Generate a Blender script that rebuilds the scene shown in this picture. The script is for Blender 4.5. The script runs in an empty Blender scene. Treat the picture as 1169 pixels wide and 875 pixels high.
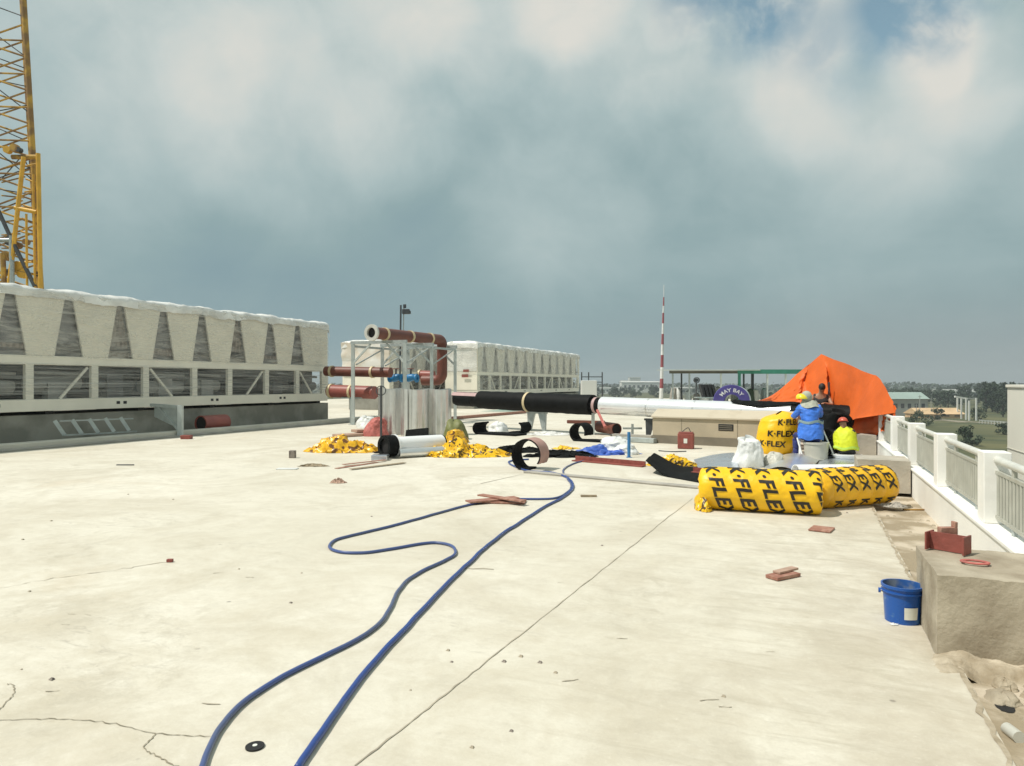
import bpy, bmesh, math, random
from mathutils import Vector, Matrix, noise
from math import sin, cos, pi, radians, sqrt, atan2

S = bpy.context.scene
COL = S.collection
rnd = random.Random(7)

# ------------------------------------------------------------------ survey
FPX, HOR, CX, CAMH = 800.0, 438.0, 584.5, 1.7
A = math.atan((920 - CX) / FPX)
CA, SA = cos(A), sin(A)

def W(px, d, z=0.0):
    lat = (px - CX) / FPX * d
    return Vector((lat * CA - d * SA, lat * SA + d * CA, z))

def G(px, py, z=0.0):
    return W(px, FPX * (CAMH - z) / (py - HOR), z)

def ZH(py, d):
    return CAMH - (py - HOR) / FPX * d

def PT(px, py, d):
    return W(px, d, ZH(py, d))

# ------------------------------------------------------------------ materials
def mat(name, col, rough=0.6, metal=0.0, var=0.12, scale=3.0, bump=0.0, bscale=30.0, col2=None, mix_lo=0.45, mix_hi=0.6,
        spec=0.5, sheen=0.0, stretch=None, alpha=None, detail=6.0):
    m = bpy.data.materials.new(name)
    m.use_nodes = True
    nt = m.node_tree
    N, L = nt.nodes, nt.links
    b = N['Principled BSDF']
    b.inputs['Roughness'].default_value = rough
    b.inputs['Metallic'].default_value = metal
    b.inputs['Specular IOR Level'].default_value = spec
    tc = N.new('ShaderNodeTexCoord')
    src = tc.outputs['Object']
    if stretch:
        mp = N.new('ShaderNodeMapping'); mp.inputs['Scale'].default_value = stretch
        L.new(src, mp.inputs['Vector']); src = mp.outputs['Vector']
    nz = N.new('ShaderNodeTexNoise'); nz.inputs['Scale'].default_value = scale; nz.inputs['Detail'].default_value = detail
    L.new(src, nz.inputs['Vector'])
    mx = N.new('ShaderNodeMix'); mx.data_type = 'RGBA'
    if col2 is None:
        c1 = [max(0, c * (1 - var)) for c in col]; c2 = [min(1, c * (1 + var)) for c in col]
        mr_lo, mr_hi = 0.3, 0.7
    else:
        c1, c2 = col, col2
        mr_lo, mr_hi = mix_lo, mix_hi
    mr = N.new('ShaderNodeMapRange'); mr.inputs['From Min'].default_value = mr_lo; mr.inputs['From Max'].default_value = mr_hi
    L.new(nz.outputs['Fac'], mr.inputs['Value'])
    L.new(mr.outputs['Result'], mx.inputs['Factor'])
    mx.inputs[6].default_value = (*c1, 1); mx.inputs[7].default_value = (*c2, 1)
    L.new(mx.outputs[2], b.inputs['Base Color'])
    # roughness variation
    rr = N.new('ShaderNodeMapRange'); rr.inputs['To Min'].default_value = max(0.02, rough - 0.08); rr.inputs['To Max'].default_value = min(1, rough + 0.08)
    L.new(nz.outputs['Fac'], rr.inputs['Value']); L.new(rr.outputs['Result'], b.inputs['Roughness'])
    if bump > 0:
        n2 = N.new('ShaderNodeTexNoise'); n2.inputs['Scale'].default_value = bscale; n2.inputs['Detail'].default_value = 5
        L.new(src, n2.inputs['Vector'])
        bp = N.new('ShaderNodeBump'); bp.inputs['Strength'].default_value = bump; bp.inputs['Distance'].default_value = 0.02
        L.new(n2.outputs['Fac'], bp.inputs['Height']); L.new(bp.outputs['Normal'], b.inputs['Normal'])
    m['_b'] = 1
    return m

M = {}
def floor_material():
    m = bpy.data.materials.new('floor_concrete'); m.use_nodes = True
    N, L = m.node_tree.nodes, m.node_tree.links
    b = N['Principled BSDF']; b.inputs['Roughness'].default_value = 0.75
    b.inputs['Specular IOR Level'].default_value = 0.3
    tc = N.new('ShaderNodeTexCoord'); src = tc.outputs['Object']
    def nz(scale, detail=6, rough=0.55, vec=None, dist=0.0):
        n = N.new('ShaderNodeTexNoise'); n.inputs['Scale'].default_value = scale; n.inputs['Detail'].default_value = detail
        n.inputs['Roughness'].default_value = rough; n.inputs['Distortion'].default_value = dist
        L.new(vec or src, n.inputs['Vector']); return n.outputs['Fac']
    def mr(v, a, b_, lo=0.0, hi=1.0):
        n = N.new('ShaderNodeMapRange'); n.inputs['From Min'].default_value = a; n.inputs['From Max'].default_value = b_
        n.inputs['To Min'].default_value = lo; n.inputs['To Max'].default_value = hi
        L.new(v, n.inputs['Value']); return n.outputs['Result']
    def mix(f, c1, c2):
        n = N.new('ShaderNodeMix'); n.data_type = 'RGBA'
        L.new(f, n.inputs['Factor'])
        for i, c in ((6, c1), (7, c2)):
            if isinstance(c, tuple): n.inputs[i].default_value = (*c, 1)
            else: L.new(c, n.inputs[i])
        return n.outputs[2]
    def mul(a, b_):
        n = N.new('ShaderNodeMath'); n.operation = 'MULTIPLY'
        for i, v in ((0, a), (1, b_)):
            if isinstance(v, float): n.inputs[i].default_value = v
            else: L.new(v, n.inputs[i])
        return n.outputs[0]
    def mapped(rot, sc):
        mp = N.new('ShaderNodeMapping'); mp.inputs['Rotation'].default_value = (0, 0, rot); mp.inputs['Scale'].default_value = sc
        L.new(src, mp.inputs['Vector']); return mp.outputs['Vector']
    base = mix(mr(nz(0.22, 5), 0.35, 0.65), (0.63, 0.595, 0.495), (0.755, 0.72, 0.625))
    # trowel / broom marks stretched in two directions
    c = mix(mul(mr(nz(1.1, 8, 0.7, mapped(0.35, (0.7, 3.0, 1))), 0.5, 0.72), 0.40), base, (0.50, 0.455, 0.35))
    c = mix(mul(mr(nz(0.9, 7, 0.65, mapped(-0.6, (3.2, 0.6, 1)), 0.6), 0.5, 0.75), 0.35), c, (0.735, 0.69, 0.585))
    c = mix(mul(mr(nz(0.5, 10, 0.7, None, 0.8), 0.46, 0.62), 0.62), c, (0.52, 0.47, 0.37))
    near = N.new('ShaderNodeMapRange'); near.inputs['From Min'].default_value = 9.0; near.inputs['From Max'].default_value = 2.0
    sy = N.new('ShaderNodeSeparateXYZ'); L.new(src, sy.inputs[0]); L.new(sy.outputs['Y'], near.inputs['Value'])
    c = mix(mul(mul(near.outputs['Result'], mr(nz(1.7, 10, 0.75, None, 0.5), 0.42, 0.64)), 0.62), c, (0.50, 0.445, 0.335))
    # fine mottling
    c = mix(mul(mr(nz(9, 8, 0.75), 0.42, 0.72), 0.26), c, (0.46, 0.41, 0.315))
    c = mix(mul(mr(nz(2.4, 10, 0.78, None, 0.7), 0.50, 0.66), 0.45), c, (0.49, 0.45, 0.365))
    # grey scuffs - sparse, broken
    sc1 = mul(mr(nz(0.55, 4), 0.52, 0.68), mr(nz(5.5, 8, 0.75, mapped(0.5, (0.8, 2.2, 1)), 0.8), 0.54, 0.68))
    c = mix(mul(sc1, 0.8), c, (0.36, 0.33, 0.275))
    # dirtier near the gutter edge (real dirt along the kerb)
    sx = N.new('ShaderNodeSeparateXYZ'); L.new(src, sx.inputs[0])
    edge = mul(mr(sx.outputs['X'], -1.6, 0.8), mr(nz(1.6, 7, 0.7, None, 0.6), 0.42, 0.66))
    c = mix(mul(edge, 0.6), c, (0.36, 0.31, 0.235))
    c = mix(mul(mul(mr(sx.outputs['X'], -0.1, 0.85), mr(nz(3.0, 6, 0.7), 0.3, 0.6)), 0.5), c, (0.42, 0.36, 0.27))
    st = mul(mr(sx.outputs['X'], -2.6, 0.2), mr(nz(1.3, 9, 0.75, mapped(0.55, (0.9, 4.5, 1)), 0.9), 0.50, 0.66))
    c = mix(mul(st, 0.58), c, (0.40, 0.36, 0.275))
    # rusty tint patches
    c = mix(mul(mr(nz(0.4, 5, 0.6, None, 0.5), 0.60, 0.72), 0.22), c, (0.52, 0.40, 0.25))
    # tiny dark specks
    vo = N.new('ShaderNodeTexVoronoi'); vo.inputs['Scale'].default_value = 2.6; L.new(src, vo.inputs['Vector'])
    sp = mul(mr(vo.outputs['Distance'], 0.055, 0.03), mr(nz(0.7, 3), 0.52, 0.56))
    c = mix(mul(sp, 0.6), c, (0.14, 0.12, 0.10))
    L.new(c, b.inputs['Base Color'])
    grit = mr(nz(55, 6, 0.8), 0.35, 0.65)
    c = mix(mul(grit, 0.20), c, (0.45, 0.405, 0.315)); c = mix(mul(mr(nz(26, 8, 0.8), 0.56, 0.68), 0.35), c, (0.76, 0.72, 0.62))
    c = mix(mul(mul(mr(nz(0.35, 6, 0.7, None, 1.0), 0.5, 0.6), mr(nz(4, 9, 0.8, None, .5), .48, .62)), 0.55), c, (0.44, 0.40, 0.315))
    L.new(c, b.inputs['Base Color'])
    bp = N.new('ShaderNodeBump'); bp.inputs['Strength'].default_value = 0.35; bp.inputs['Distance'].default_value = 0.008
    L.new(nz(14, 8, 0.7), bp.inputs['Height']); L.new(bp.outputs['Normal'], b.inputs['Normal'])
    return m

def film_material(name, opac_lo, opac_hi, col=(0.72, 0.71, 0.66), stretch=(0.8, 0.55, 1.9), scale=1.5):
    m = bpy.data.materials.new(name); m.use_nodes = True
    N, L = m.node_tree.nodes, m.node_tree.links
    b = N['Principled BSDF']; b.inputs['Base Color'].default_value = (*col, 1); b.inputs['Roughness'].default_value = 0.22
    tr = N.new('ShaderNodeBsdfTransparent'); mx = N.new('ShaderNodeMixShader'); out = N['Material Output']
    tc = N.new('ShaderNodeTexCoord'); mp = N.new('ShaderNodeMapping'); mp.inputs['Scale'].default_value = stretch
    mp.inputs['Rotation'].default_value = (0.12, 0, 0)
    L.new(tc.outputs['Object'], mp.inputs['Vector'])
    n = N.new('ShaderNodeTexNoise'); n.inputs['Scale'].default_value = scale; n.inputs['Detail'].default_value = 7; n.inputs['Roughness'].default_value = 0.7
    n.inputs['Distortion'].default_value = 1.6
    L.new(mp.outputs['Vector'], n.inputs['Vector'])
    mr = N.new('ShaderNodeMapRange'); mr.inputs['From Min'].default_value = 0.4; mr.inputs['From Max'].default_value = 0.68
    mr.inputs['To Min'].default_value = opac_lo; mr.inputs['To Max'].default_value = opac_hi
    L.new(n.outputs['Fac'], mr.inputs['Value']); L.new(mr.outputs['Result'], mx.inputs['Fac'])
    bp = N.new('ShaderNodeBump'); bp.inputs['Strength'].default_value = 0.13; bp.inputs['Distance'].default_value = 0.04
    L.new(n.outputs['Fac'], bp.inputs['Height']); L.new(bp.outputs['Normal'], b.inputs['Normal'])
    L.new(tr.outputs[0], mx.inputs[1]); L.new(b.outputs[0], mx.inputs[2]); L.new(mx.outputs[0], out.inputs['Surface'])
    return m

def printed_plastic(name, base, mark, scale=7.0, thr=(0.62, 0.66)):
    """crumpled yellow printed plastic: dark print fragments broken up by the folds"""
    m = mat(name, base, rough=0.32, var=0.14, scale=4, bump=0.5, bscale=14)
    N, L = m.node_tree.nodes, m.node_tree.links
    b = N['Principled BSDF']
    old = b.inputs['Base Color'].links[0].from_socket
    tc = N.new('ShaderNodeTexCoord')
    v = N.new('ShaderNodeTexNoise'); v.inputs['Scale'].default_value = scale; v.inputs['Detail'].default_value = 1.5; v.inputs['Distortion'].default_value = 1.2
    L.new(tc.outputs['Object'], v.inputs['Vector'])
    mr = N.new('ShaderNodeMapRange'); mr.inputs['From Min'].default_value = thr[0]; mr.inputs['From Max'].default_value = thr[1]
    L.new(v.outputs['Fac'], mr.inputs['Value'])
    mx = N.new('ShaderNodeMix'); mx.data_type = 'RGBA'
    L.new(mr.outputs['Result'], mx.inputs['Factor']); L.new(old, mx.inputs[6]); mx.inputs[7].default_value = (*mark, 1)
    L.new(mx.outputs[2], b.inputs['Base Color'])
    return m

M['floor'] = floor_material()
M['concrete'] = mat('concrete', (0.44, 0.40, 0.33), 0.85, var=0.2, scale=2.2, bump=0.35, bscale=25)
M['concrete_dirty'] = mat('concrete_dirty', (0.235, 0.19, 0.13), 0.9, scale=3.4, bump=0.3, bscale=40, col2=(0.46, 0.405, 0.31), mix_lo=0.30, mix_hi=0.66, detail=15)
M['palekerb'] = mat('pale_kerb', (0.60, 0.575, 0.49), 0.8, var=0.12, scale=1.5, bump=.3)
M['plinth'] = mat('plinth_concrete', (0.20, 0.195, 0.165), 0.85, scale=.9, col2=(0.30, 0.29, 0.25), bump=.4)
M['concrete_grey'] = mat('concrete_grey', (0.36, 0.34, 0.30), 0.85, var=0.22, scale=1.6, bump=0.4, bscale=20)
M['gutter'] = mat('gutter_concrete', (0.30, 0.245, 0.165), 0.9, scale=2.5, bump=0.5, bscale=22, col2=(0.52, 0.45, 0.35), detail=9)
M['mortar'] = mat('rough_mortar', (0.28, 0.225, 0.15), 0.92, scale=6.5, bump=0.7, bscale=24, col2=(0.50, 0.435, 0.33), mix_lo=0.36, mix_hi=0.66, detail=12)
M['crack'] = mat('crack_dark', (0.27, 0.235, 0.17), 0.95)
M['scuff'] = mat('scuff_mark', (0.46, 0.415, 0.325), 0.95, scale=9, col2=(0.33, 0.29, 0.22))
M['joint'] = mat('joint_line', (0.36, 0.32, 0.245), 0.95, var=0.3, scale=5)
M['whitepaint'] = mat('white_paint', (0.85, 0.84, 0.795), 0.6, var=0.06, scale=2, bump=0.15, bscale=15)
M['railmetal'] = mat('rail_paint', (0.60, 0.60, 0.545), 0.45, var=0.08, scale=6)
M['railbar_shaded'] = mat('rail_bar_paint_shaded', (0.40, 0.40, 0.345), 0.5, var=0.1, scale=6)  # darker copy of the rail paint; shade on the bars put into colour
M['cream'] = mat('cream_panel', (0.78, 0.735, 0.62), 0.5, var=0.06, scale=1.2, bump=0.15, bscale=4)
M['creamrail'] = mat('cream_rail', (0.77, 0.735, 0.63), 0.5, var=0.06, scale=1.5)
M['coil'] = mat('coil_dark', (0.11, 0.115, 0.125), 0.6, scale=2, col2=(0.20, 0.20, 0.205), stretch=(1, 1, 7))
M['coilrust'] = mat('coil_brown', (0.13, 0.105, 0.09), 0.7, scale=3, col2=(0.27, 0.235, 0.20), stretch=(1, 4, 1))
M['dark'] = mat('dark_interior', (0.025, 0.026, 0.027), 0.7, var=0.4, scale=3)
M['machine'] = mat('machine_grey', (0.07, 0.073, 0.075), 0.45, var=0.4, scale=2)
M['machine_l'] = mat('machine_lightgrey', (0.24, 0.24, 0.225), 0.45, var=0.2, scale=2)
M['film_side'] = film_material('film_side', 0.12, 0.52, (0.76, 0.735, 0.655), (0.7, 0.45, 2.4), 1.3)
M['film_low'] = film_material('film_low', 0.03, 0.55, (0.60, 0.60, 0.56), (0.25, 0.10, 6.5), 1.6)
M['film_top'] = mat('film_top', (0.74, 0.735, 0.70), 0.25, var=0.2, scale=1.6, bump=1.0, bscale=7)
M['film_heavy'] = film_material('film_heavy', 0.32, 0.72, (0.76, 0.74, 0.67), (0.9, 0.9, 0.8), 1.6)
M['film_tan'] = mat('film_tan', (0.62, 0.55, 0.46), 0.4, scale=0.8, col2=(0.72, 0.70, 0.65), bump=0.7, bscale=4)
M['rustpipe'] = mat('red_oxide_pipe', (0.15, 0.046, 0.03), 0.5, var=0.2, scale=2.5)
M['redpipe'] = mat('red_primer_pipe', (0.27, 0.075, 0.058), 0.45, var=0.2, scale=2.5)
M['ring'] = mat('cream_ring', (0.62, 0.50, 0.30), 0.5)
M['flange'] = mat('flange_pale', (0.58, 0.57, 0.52), 0.45)
M['black'] = mat('black_rubber', (0.007, 0.0075, 0.0075), 0.6, spec=0.12, var=0.4, scale=6, bump=0.2, bscale=12)
M['blackhole'] = mat('pipe_inside', (0.012, 0.011, 0.011), 0.9)
M['blackfoam'] = mat('black_foam', (0.009, 0.010, 0.010), 0.85, spec=0.1, var=0.4, scale=8, bump=0.3, bscale=25)
M['pinkfoam'] = mat('pink_backing', (0.42, 0.25, 0.21), 0.6, var=0.14, scale=4)
M['pinkstrip'] = mat('pink_primer_highlight', (0.45, 0.30, 0.29), 0.5)
M['whiteclad'] = mat('white_cladding', (0.82, 0.83, 0.83), 0.22, var=0.03, scale=1.5)
M['jacket'] = mat('cladding_jacket', (0.86, 0.87, 0.88), 0.24, 0.45, var=0.03, scale=1.5, bump=0.06, bscale=3)
M['alu'] = mat('aluminium_sheet', (0.74, 0.74, 0.72), 0.34, 0.85, var=0.06, scale=4, bump=0.12, bscale=6)
M['alublue'] = mat('aluminium_flat', (0.60, 0.64, 0.70), 0.28, 0.85, var=0.06, scale=3)
M['galv'] = mat('galvanised', (0.42, 0.46, 0.45), 0.42, 0.35, var=0.14, scale=7)
M['galvgreen'] = mat('galvanised_pale', (0.50, 0.54, 0.52), 0.5, 0.15, var=0.12, scale=5)
M['yellow'] = mat('yellow_film', (0.88, 0.51, 0.006), 0.42, var=0.07, scale=2.5, bump=0.7, bscale=7)
M['yellow_b'] = mat('yellow_film_amber', (0.82, 0.45, 0.008), 0.40, var=0.14, scale=3.5, bump=0.8, bscale=8)
M['yellowheap'] = printed_plastic('yellow_heap_film', (0.84, 0.50, 0.012), (0.10, 0.06, 0.015), 7.0, (0.56, 0.59))
M['yelloworange'] = printed_plastic('yellow_orange_film', (0.80, 0.44, 0.015), (0.17, 0.07, 0.02), 6.0, (0.55, 0.60))
M['print'] = mat('black_print', (0.02, 0.016, 0.01), 0.4, var=0.2)
M['orange'] = mat('orange_tarp', (0.70, 0.132, 0.02), 0.55, var=0.12, scale=1.6, bump=0.6, bscale=6, spec=.3)
M['bluecloth'] = mat('blue_jacket', (0.05, 0.19, 0.70), 0.5, var=0.22, scale=6, bump=1.0, bscale=9)
M['navy'] = mat('navy_cloth', (0.025, 0.035, 0.16), 0.75, var=0.2, scale=6)
M['darkcloth'] = mat('dark_cloth', (0.03, 0.03, 0.034), 0.8, var=0.3, scale=8)
M['olive'] = mat('olive_bag', (0.16, 0.17, 0.055), 0.6, var=0.2, scale=5)
M['greycloth'] = mat('grey_hood', (0.38, 0.39, 0.32), 0.8, var=0.2, scale=10)
M['belt'] = mat('grey_belt', (0.22, 0.32, 0.34), 0.6, var=0.1)
M['vest'] = mat('vest_yellow', (0.62, 0.68, 0.02), 0.6, var=0.12, scale=6, bump=0.4, bscale=14)
M['vestlime'] = mat('vest_band', (0.50, 0.72, 0.10), 0.5, var=0.1)
M['skin'] = mat('skin', (0.36, 0.19, 0.12), 0.55, var=0.08)
M['hair'] = mat('hair_black', (0.012, 0.010, 0.009), 0.6, bump=0.5, bscale=60)
M['helmety'] = mat('helmet_yellow', (0.80, 0.66, 0.03), 0.3)
M['helmetr'] = mat('helmet_red', (0.55, 0.10, 0.055), 0.35)
M['eye'] = mat('eye_dark', (0.02, 0.015, 0.01), 0.3)
M['boot'] = mat('boot', (0.04, 0.03, 0.025), 0.6)
M['palegrey'] = mat('pale_plastic', (0.50, 0.49, 0.43), 0.5, var=0.1)
M['whitebag'] = mat('white_plastic_bag', (0.74, 0.75, 0.73), 0.4, var=0.06, bump=0.6, bscale=12)
M['bluesheet'] = mat('blue_sheet', (0.05, 0.12, 0.46), 0.5, var=0.25, scale=5, bump=0.4, bscale=12)
M['bluevalve'] = mat('blue_valve', (0.02, 0.19, 0.42), 0.45)
M['bluepost'] = mat('blue_post', (0.04, 0.19, 0.42), 0.45)
M['hose'] = mat('blue_hose', (0.022, 0.062, 0.25), 0.40, scale=1.5, col2=(0.035, 0.075, 0.23), bump=0.1)
M['hosegrey'] = mat('grey_blue_hose', (0.055, 0.090, 0.25), 0.38, scale=0.9, col2=(0.085, 0.11, 0.20), mix_lo=0.4, mix_hi=0.6)
M['bucket'] = mat('bucket_blue', (0.008, 0.085, 0.36), 0.3, scale=16, col2=(0.10, 0.22, 0.36), mix_lo=0.62, mix_hi=0.72, detail=9)
M['bucketin'] = mat('bucket_inside', (0.02, 0.09, 0.30), 0.5, col2=(0.16, 0.20, 0.26), scale=9)
M['label'] = mat('paper_label', (0.72, 0.73, 0.66), 0.6)
M['redsteel'] = mat('red_oxide_steel', (0.25, 0.066, 0.05), 0.6, var=0.2, scale=12, bump=0.2)
M['redplate'] = mat('rusty_plate', (0.30, 0.135, 0.095), 0.7, scale=14, col2=(0.40, 0.22, 0.16), bump=0.3)
M['pinkplank'] = mat('pink_board', (0.42, 0.28, 0.21), 0.75, var=0.2, scale=6)
M['redcloth'] = mat('red_bag', (0.45, 0.13, 0.11), 0.7, var=0.3, scale=9, bump=0.6, bscale=20)
M['wood'] = mat('grey_timber', (0.30, 0.24, 0.16), 0.8, var=0.25, scale=8, stretch=(1, 6, 1))
M['beigewall'] = mat('beige_wall', (0.43, 0.365, 0.265), 0.85, var=0.12, scale=1.5, bump=0.2)
M['beigedark'] = mat('dark_beige_wall', (0.19, 0.165, 0.125), 0.85, var=0.2, scale=2)
M['beigecap'] = mat('beige_cap', (0.52, 0.46, 0.355), 0.85, scale=1.0, col2=(0.40, 0.335, 0.24), mix_lo=0.52, mix_hi=0.7)
M['green'] = mat('green_paint', (0.05, 0.24, 0.17), 0.5)
M['canopy'] = mat('canopy_brown', (0.10, 0.095, 0.075), 0.8, var=0.3, scale=2)
M['canopyedge'] = mat('canopy_pale', (0.60, 0.64, 0.60), 0.5)
M['purple'] = mat('purple_ring', (0.075, 0.06, 0.26), 0.55, var=0.12, scale=4)
M['whiteprint'] = mat('white_print', (0.75, 0.75, 0.78), 0.5)
M['mastred'] = mat('mast_red', (0.30, 0.09, 0.10), 0.5)
M['mastwhite'] = mat('mast_white', (0.72, 0.72, 0.70), 0.5)
M['craneyellow'] = mat('crane_yellow', (0.66, 0.37, 0.04), 0.5, var=0.2, scale=1.5)
M['cranerust'] = mat('crane_rust', (0.26, 0.145, 0.05), 0.7, scale=1.2, col2=(0.56, 0.33, 0.05))
M['steeldark'] = mat('dark_steel', (0.06, 0.065, 0.07), 0.5, var=0.2)
M['cable'] = mat('steel_cable', (0.09, 0.08, 0.075), 0.5)
M['claywall'] = mat('white_building', (0.80, 0.785, 0.69), 0.7, var=0.05, scale=0.4)
M['bldwhite'] = mat('far_white_wall', (0.66, 0.665, 0.63), 0.7, var=0.06, scale=0.05)
M['bldgreen'] = mat('far_green_roof', (0.30, 0.38, 0.34), 0.6, var=0.08, scale=0.1)
M['bldgrey'] = mat('far_grey_wall', (0.34, 0.35, 0.32), 0.7, var=0.08, scale=0.1)
M['tanroof'] = mat('tan_roof', (0.60, 0.42, 0.24), 0.7, var=0.12, scale=0.2)
M['window'] = mat('far_window', (0.05, 0.06, 0.07), 0.2)
M['bark'] = mat('bark', (0.07, 0.05, 0.035), 0.9, var=0.3, scale=2)
M['leafd'] = mat('leaf_dark', (0.030, 0.052, 0.024), 0.7, var=0.45, scale=0.7)
M['leafm'] = mat('leaf_mid', (0.045, 0.072, 0.030), 0.7, var=0.45, scale=0.7)
M['leafl'] = mat('leaf_pale', (0.065, 0.088, 0.034), 0.7, var=0.4, scale=0.7)
M['terrain'] = mat('field', (0.055, 0.065, 0.022), 0.95, scale=0.02, col2=(0.12, 0.115, 0.045), mix_lo=0.42, mix_hi=0.62, stretch=(1, 2.5, 1), detail=10)
M['dirtroad'] = mat('dirt_road', (0.26, 0.225, 0.165), 0.95, var=0.2, scale=0.1)
M['drain'] = mat('drain_black', (0.012, 0.012, 0.012), 0.7)
M['greenstrip'] = mat('green_floor', (0.27, 0.36, 0.30), 0.7, var=0.15, scale=1)
M['water'] = mat('dark_gap', (0.02, 0.02, 0.02), 0.8)

# ------------------------------------------------------------------ mesh builder
class MB:
    def __init__(s): s.v = []; s.f = []
    def add(s, vs, fs):
        o = len(s.v); s.v += [Vector(v) for v in vs]; s.f += [tuple(i + o for i in f) for f in fs]; return s
    def hexa(s, p):  # 8 pts: bottom 4 ccw, top 4 ccw
        return s.add(p, [(3, 2, 1, 0), (4, 5, 6, 7), (0, 1, 5, 4), (1, 2, 6, 5), (2, 3, 7, 6), (3, 0, 4, 7)])
    def box(s, x0, x1, y0, y1, z0, z1):
        return s.hexa([(x0, y0, z0), (x1, y0, z0), (x1, y1, z0), (x0, y1, z0), (x0, y0, z1), (x1, y0, z1), (x1, y1, z1), (x0, y1, z1)])
    def obox(s, c, u, l, w, z0, z1):
        """box on ground plane: centre c, unit dir u (length axis), length l, width w"""
        u = Vector((u[0], u[1], 0)).normalized(); n = Vector((-u.y, u.x, 0)); c = Vector((c[0], c[1], 0))
        q = [c - u * l / 2 - n * w / 2, c + u * l / 2 - n * w / 2, c + u * l / 2 + n * w / 2, c - u * l / 2 + n * w / 2]
        return s.hexa([p + Vector((0, 0, z0)) for p in q] + [p + Vector((0, 0, z1)) for p in q])
    def bar(s, p0, p1, w, h=None, up=(0, 0, 1)):
        p0, p1 = Vector(p0), Vector(p1); h = h or w
        d = (p1 - p0).normalized(); up = Vector(up)
        if abs(d.dot(up)) > 0.98: up = Vector((CA, SA, 0))
        sd = d.cross(up).normalized(); u2 = sd.cross(d).normalized()
        a, b = sd * w / 2, u2 * h / 2
        return s.add([p0 - a - b, p0 + a - b, p0 + a + b, p0 - a + b, p1 - a - b, p1 + a - b, p1 + a + b, p1 - a + b],
                     [(3, 2, 1, 0), (4, 5, 6, 7), (0, 1, 5, 4), (1, 2, 6, 5), (2, 3, 7, 6), (3, 0, 4, 7)][::1])
    def tube(s, pts, r, n=12, caps=True):
        pts = [Vector(p) for p in pts]; m = len(pts)
        rs = r if isinstance(r, (list, tuple)) else [r] * m
        ref = None; rings = []
        for i, p in enumerate(pts):
            t = (pts[min(i + 1, m - 1)] - pts[max(i - 1, 0)]).normalized()
            if ref is None:
                ref = Vector((0, 0, 1)) if abs(t.z) < 0.9 else Vector((1, 0, 0))
            ref = (ref - t * ref.dot(t))
            if ref.length < 1e-5: ref = t.orthogonal()
            ref.normalize(); b = t.cross(ref)
            rings.append([p + (ref * cos(2 * pi * k / n) + b * sin(2 * pi * k / n)) * rs[i] for k in range(n)])
        vs = [v for r_ in rings for v in r_]
        fs = [(i * n + k, i * n + (k + 1) % n, (i + 1) * n + (k + 1) % n, (i + 1) * n + k) for i in range(m - 1) for k in range(n)]
        if caps: fs += [tuple(range(n - 1, -1, -1)), tuple((m - 1) * n + k for k in range(n))]
        return s.add(vs, fs)
    def cyl(s, p0, p1, r0, r1=None, n=24, caps=True):
        return s.tube([p0, p1], [r0, r0 if r1 is None else r1], n, caps)
    def ring(s, p0, p1, ro, ri, n=28):
        p0, p1 = Vector(p0), Vector(p1); t = (p1 - p0).normalized(); a = t.orthogonal().normalized(); b = t.cross(a)
        vs = []
        for p, r in ((p0, ro), (p1, ro), (p1, ri), (p0, ri)):
            vs += [p + (a * cos(2 * pi * k / n) + b * sin(2 * pi * k / n)) * r for k in range(n)]
        fs = []
        for j in range(4):
            j2 = (j + 1) % 4
            fs += [(j * n + k, j * n + (k + 1) % n, j2 * n + (k + 1) % n, j2 * n + k) for k in range(n)]
        return s.add(vs, fs)
    def grid(s, P, flip=False):
        n, m = len(P), len(P[0])
        fs = []
        for i in range(n - 1):
            for j in range(m - 1):
                f = (i * m + j, i * m + j + 1, (i + 1) * m + j + 1, (i + 1) * m + j)
                fs.append(f[::-1] if flip else f)
        return s.add([p for r_ in P for p in r_], fs)
    def build(s, name, material, parent=None, smooth=False, bevel=0.0, solid=0.0, angle=40, recalc=True):
        me = bpy.data.meshes.new(name)
        bm = bmesh.new()
        vs = [bm.verts.new(v) for v in s.v]
        for f in s.f:
            try: bm.faces.new([vs[i] for i in f])
            except ValueError: pass
        if recalc: bmesh.ops.recalc_face_normals(bm, faces=bm.faces)
        if solid:
            bmesh.ops.solidify(bm, geom=bm.faces[:], thickness=solid)
        if bevel:
            bmesh.ops.bevel(bm, geom=bm.edges[:], offset=bevel, segments=2, affect='EDGES', profile=0.5)
        bm.to_mesh(me); bm.free()
        return link(name, me, material, parent, smooth, angle)

def link(name, me, material, parent=None, smooth=False, angle=40):
    o = bpy.data.objects.new(name, me)
    COL.objects.link(o)
    me.materials.append(M[material] if isinstance(material, str) else material)
    if smooth:
        for p in me.polygons: p.use_smooth = True
        try: me.set_sharp_from_angle(angle=radians(angle))
        except Exception: pass
    if parent is not None:
        me.transform(wm(parent).inverted()); o.parent = parent
    elif not me.get('keep'):
        # origin at the base centre
        if len(me.vertices):
            xs = [v.co for v in me.vertices]
            c = Vector(((min(v.x for v in xs) + max(v.x for v in xs)) / 2, (min(v.y for v in xs) + max(v.y for v in xs)) / 2, min(v.z for v in xs)))
            me.transform(Matrix.Translation(-c)); o.location = c
    return o

def wm(o):
    m = Matrix.LocRotScale(o.location, o.rotation_euler, o.scale)
    return wm(o.parent) @ m if o.parent else m

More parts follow.
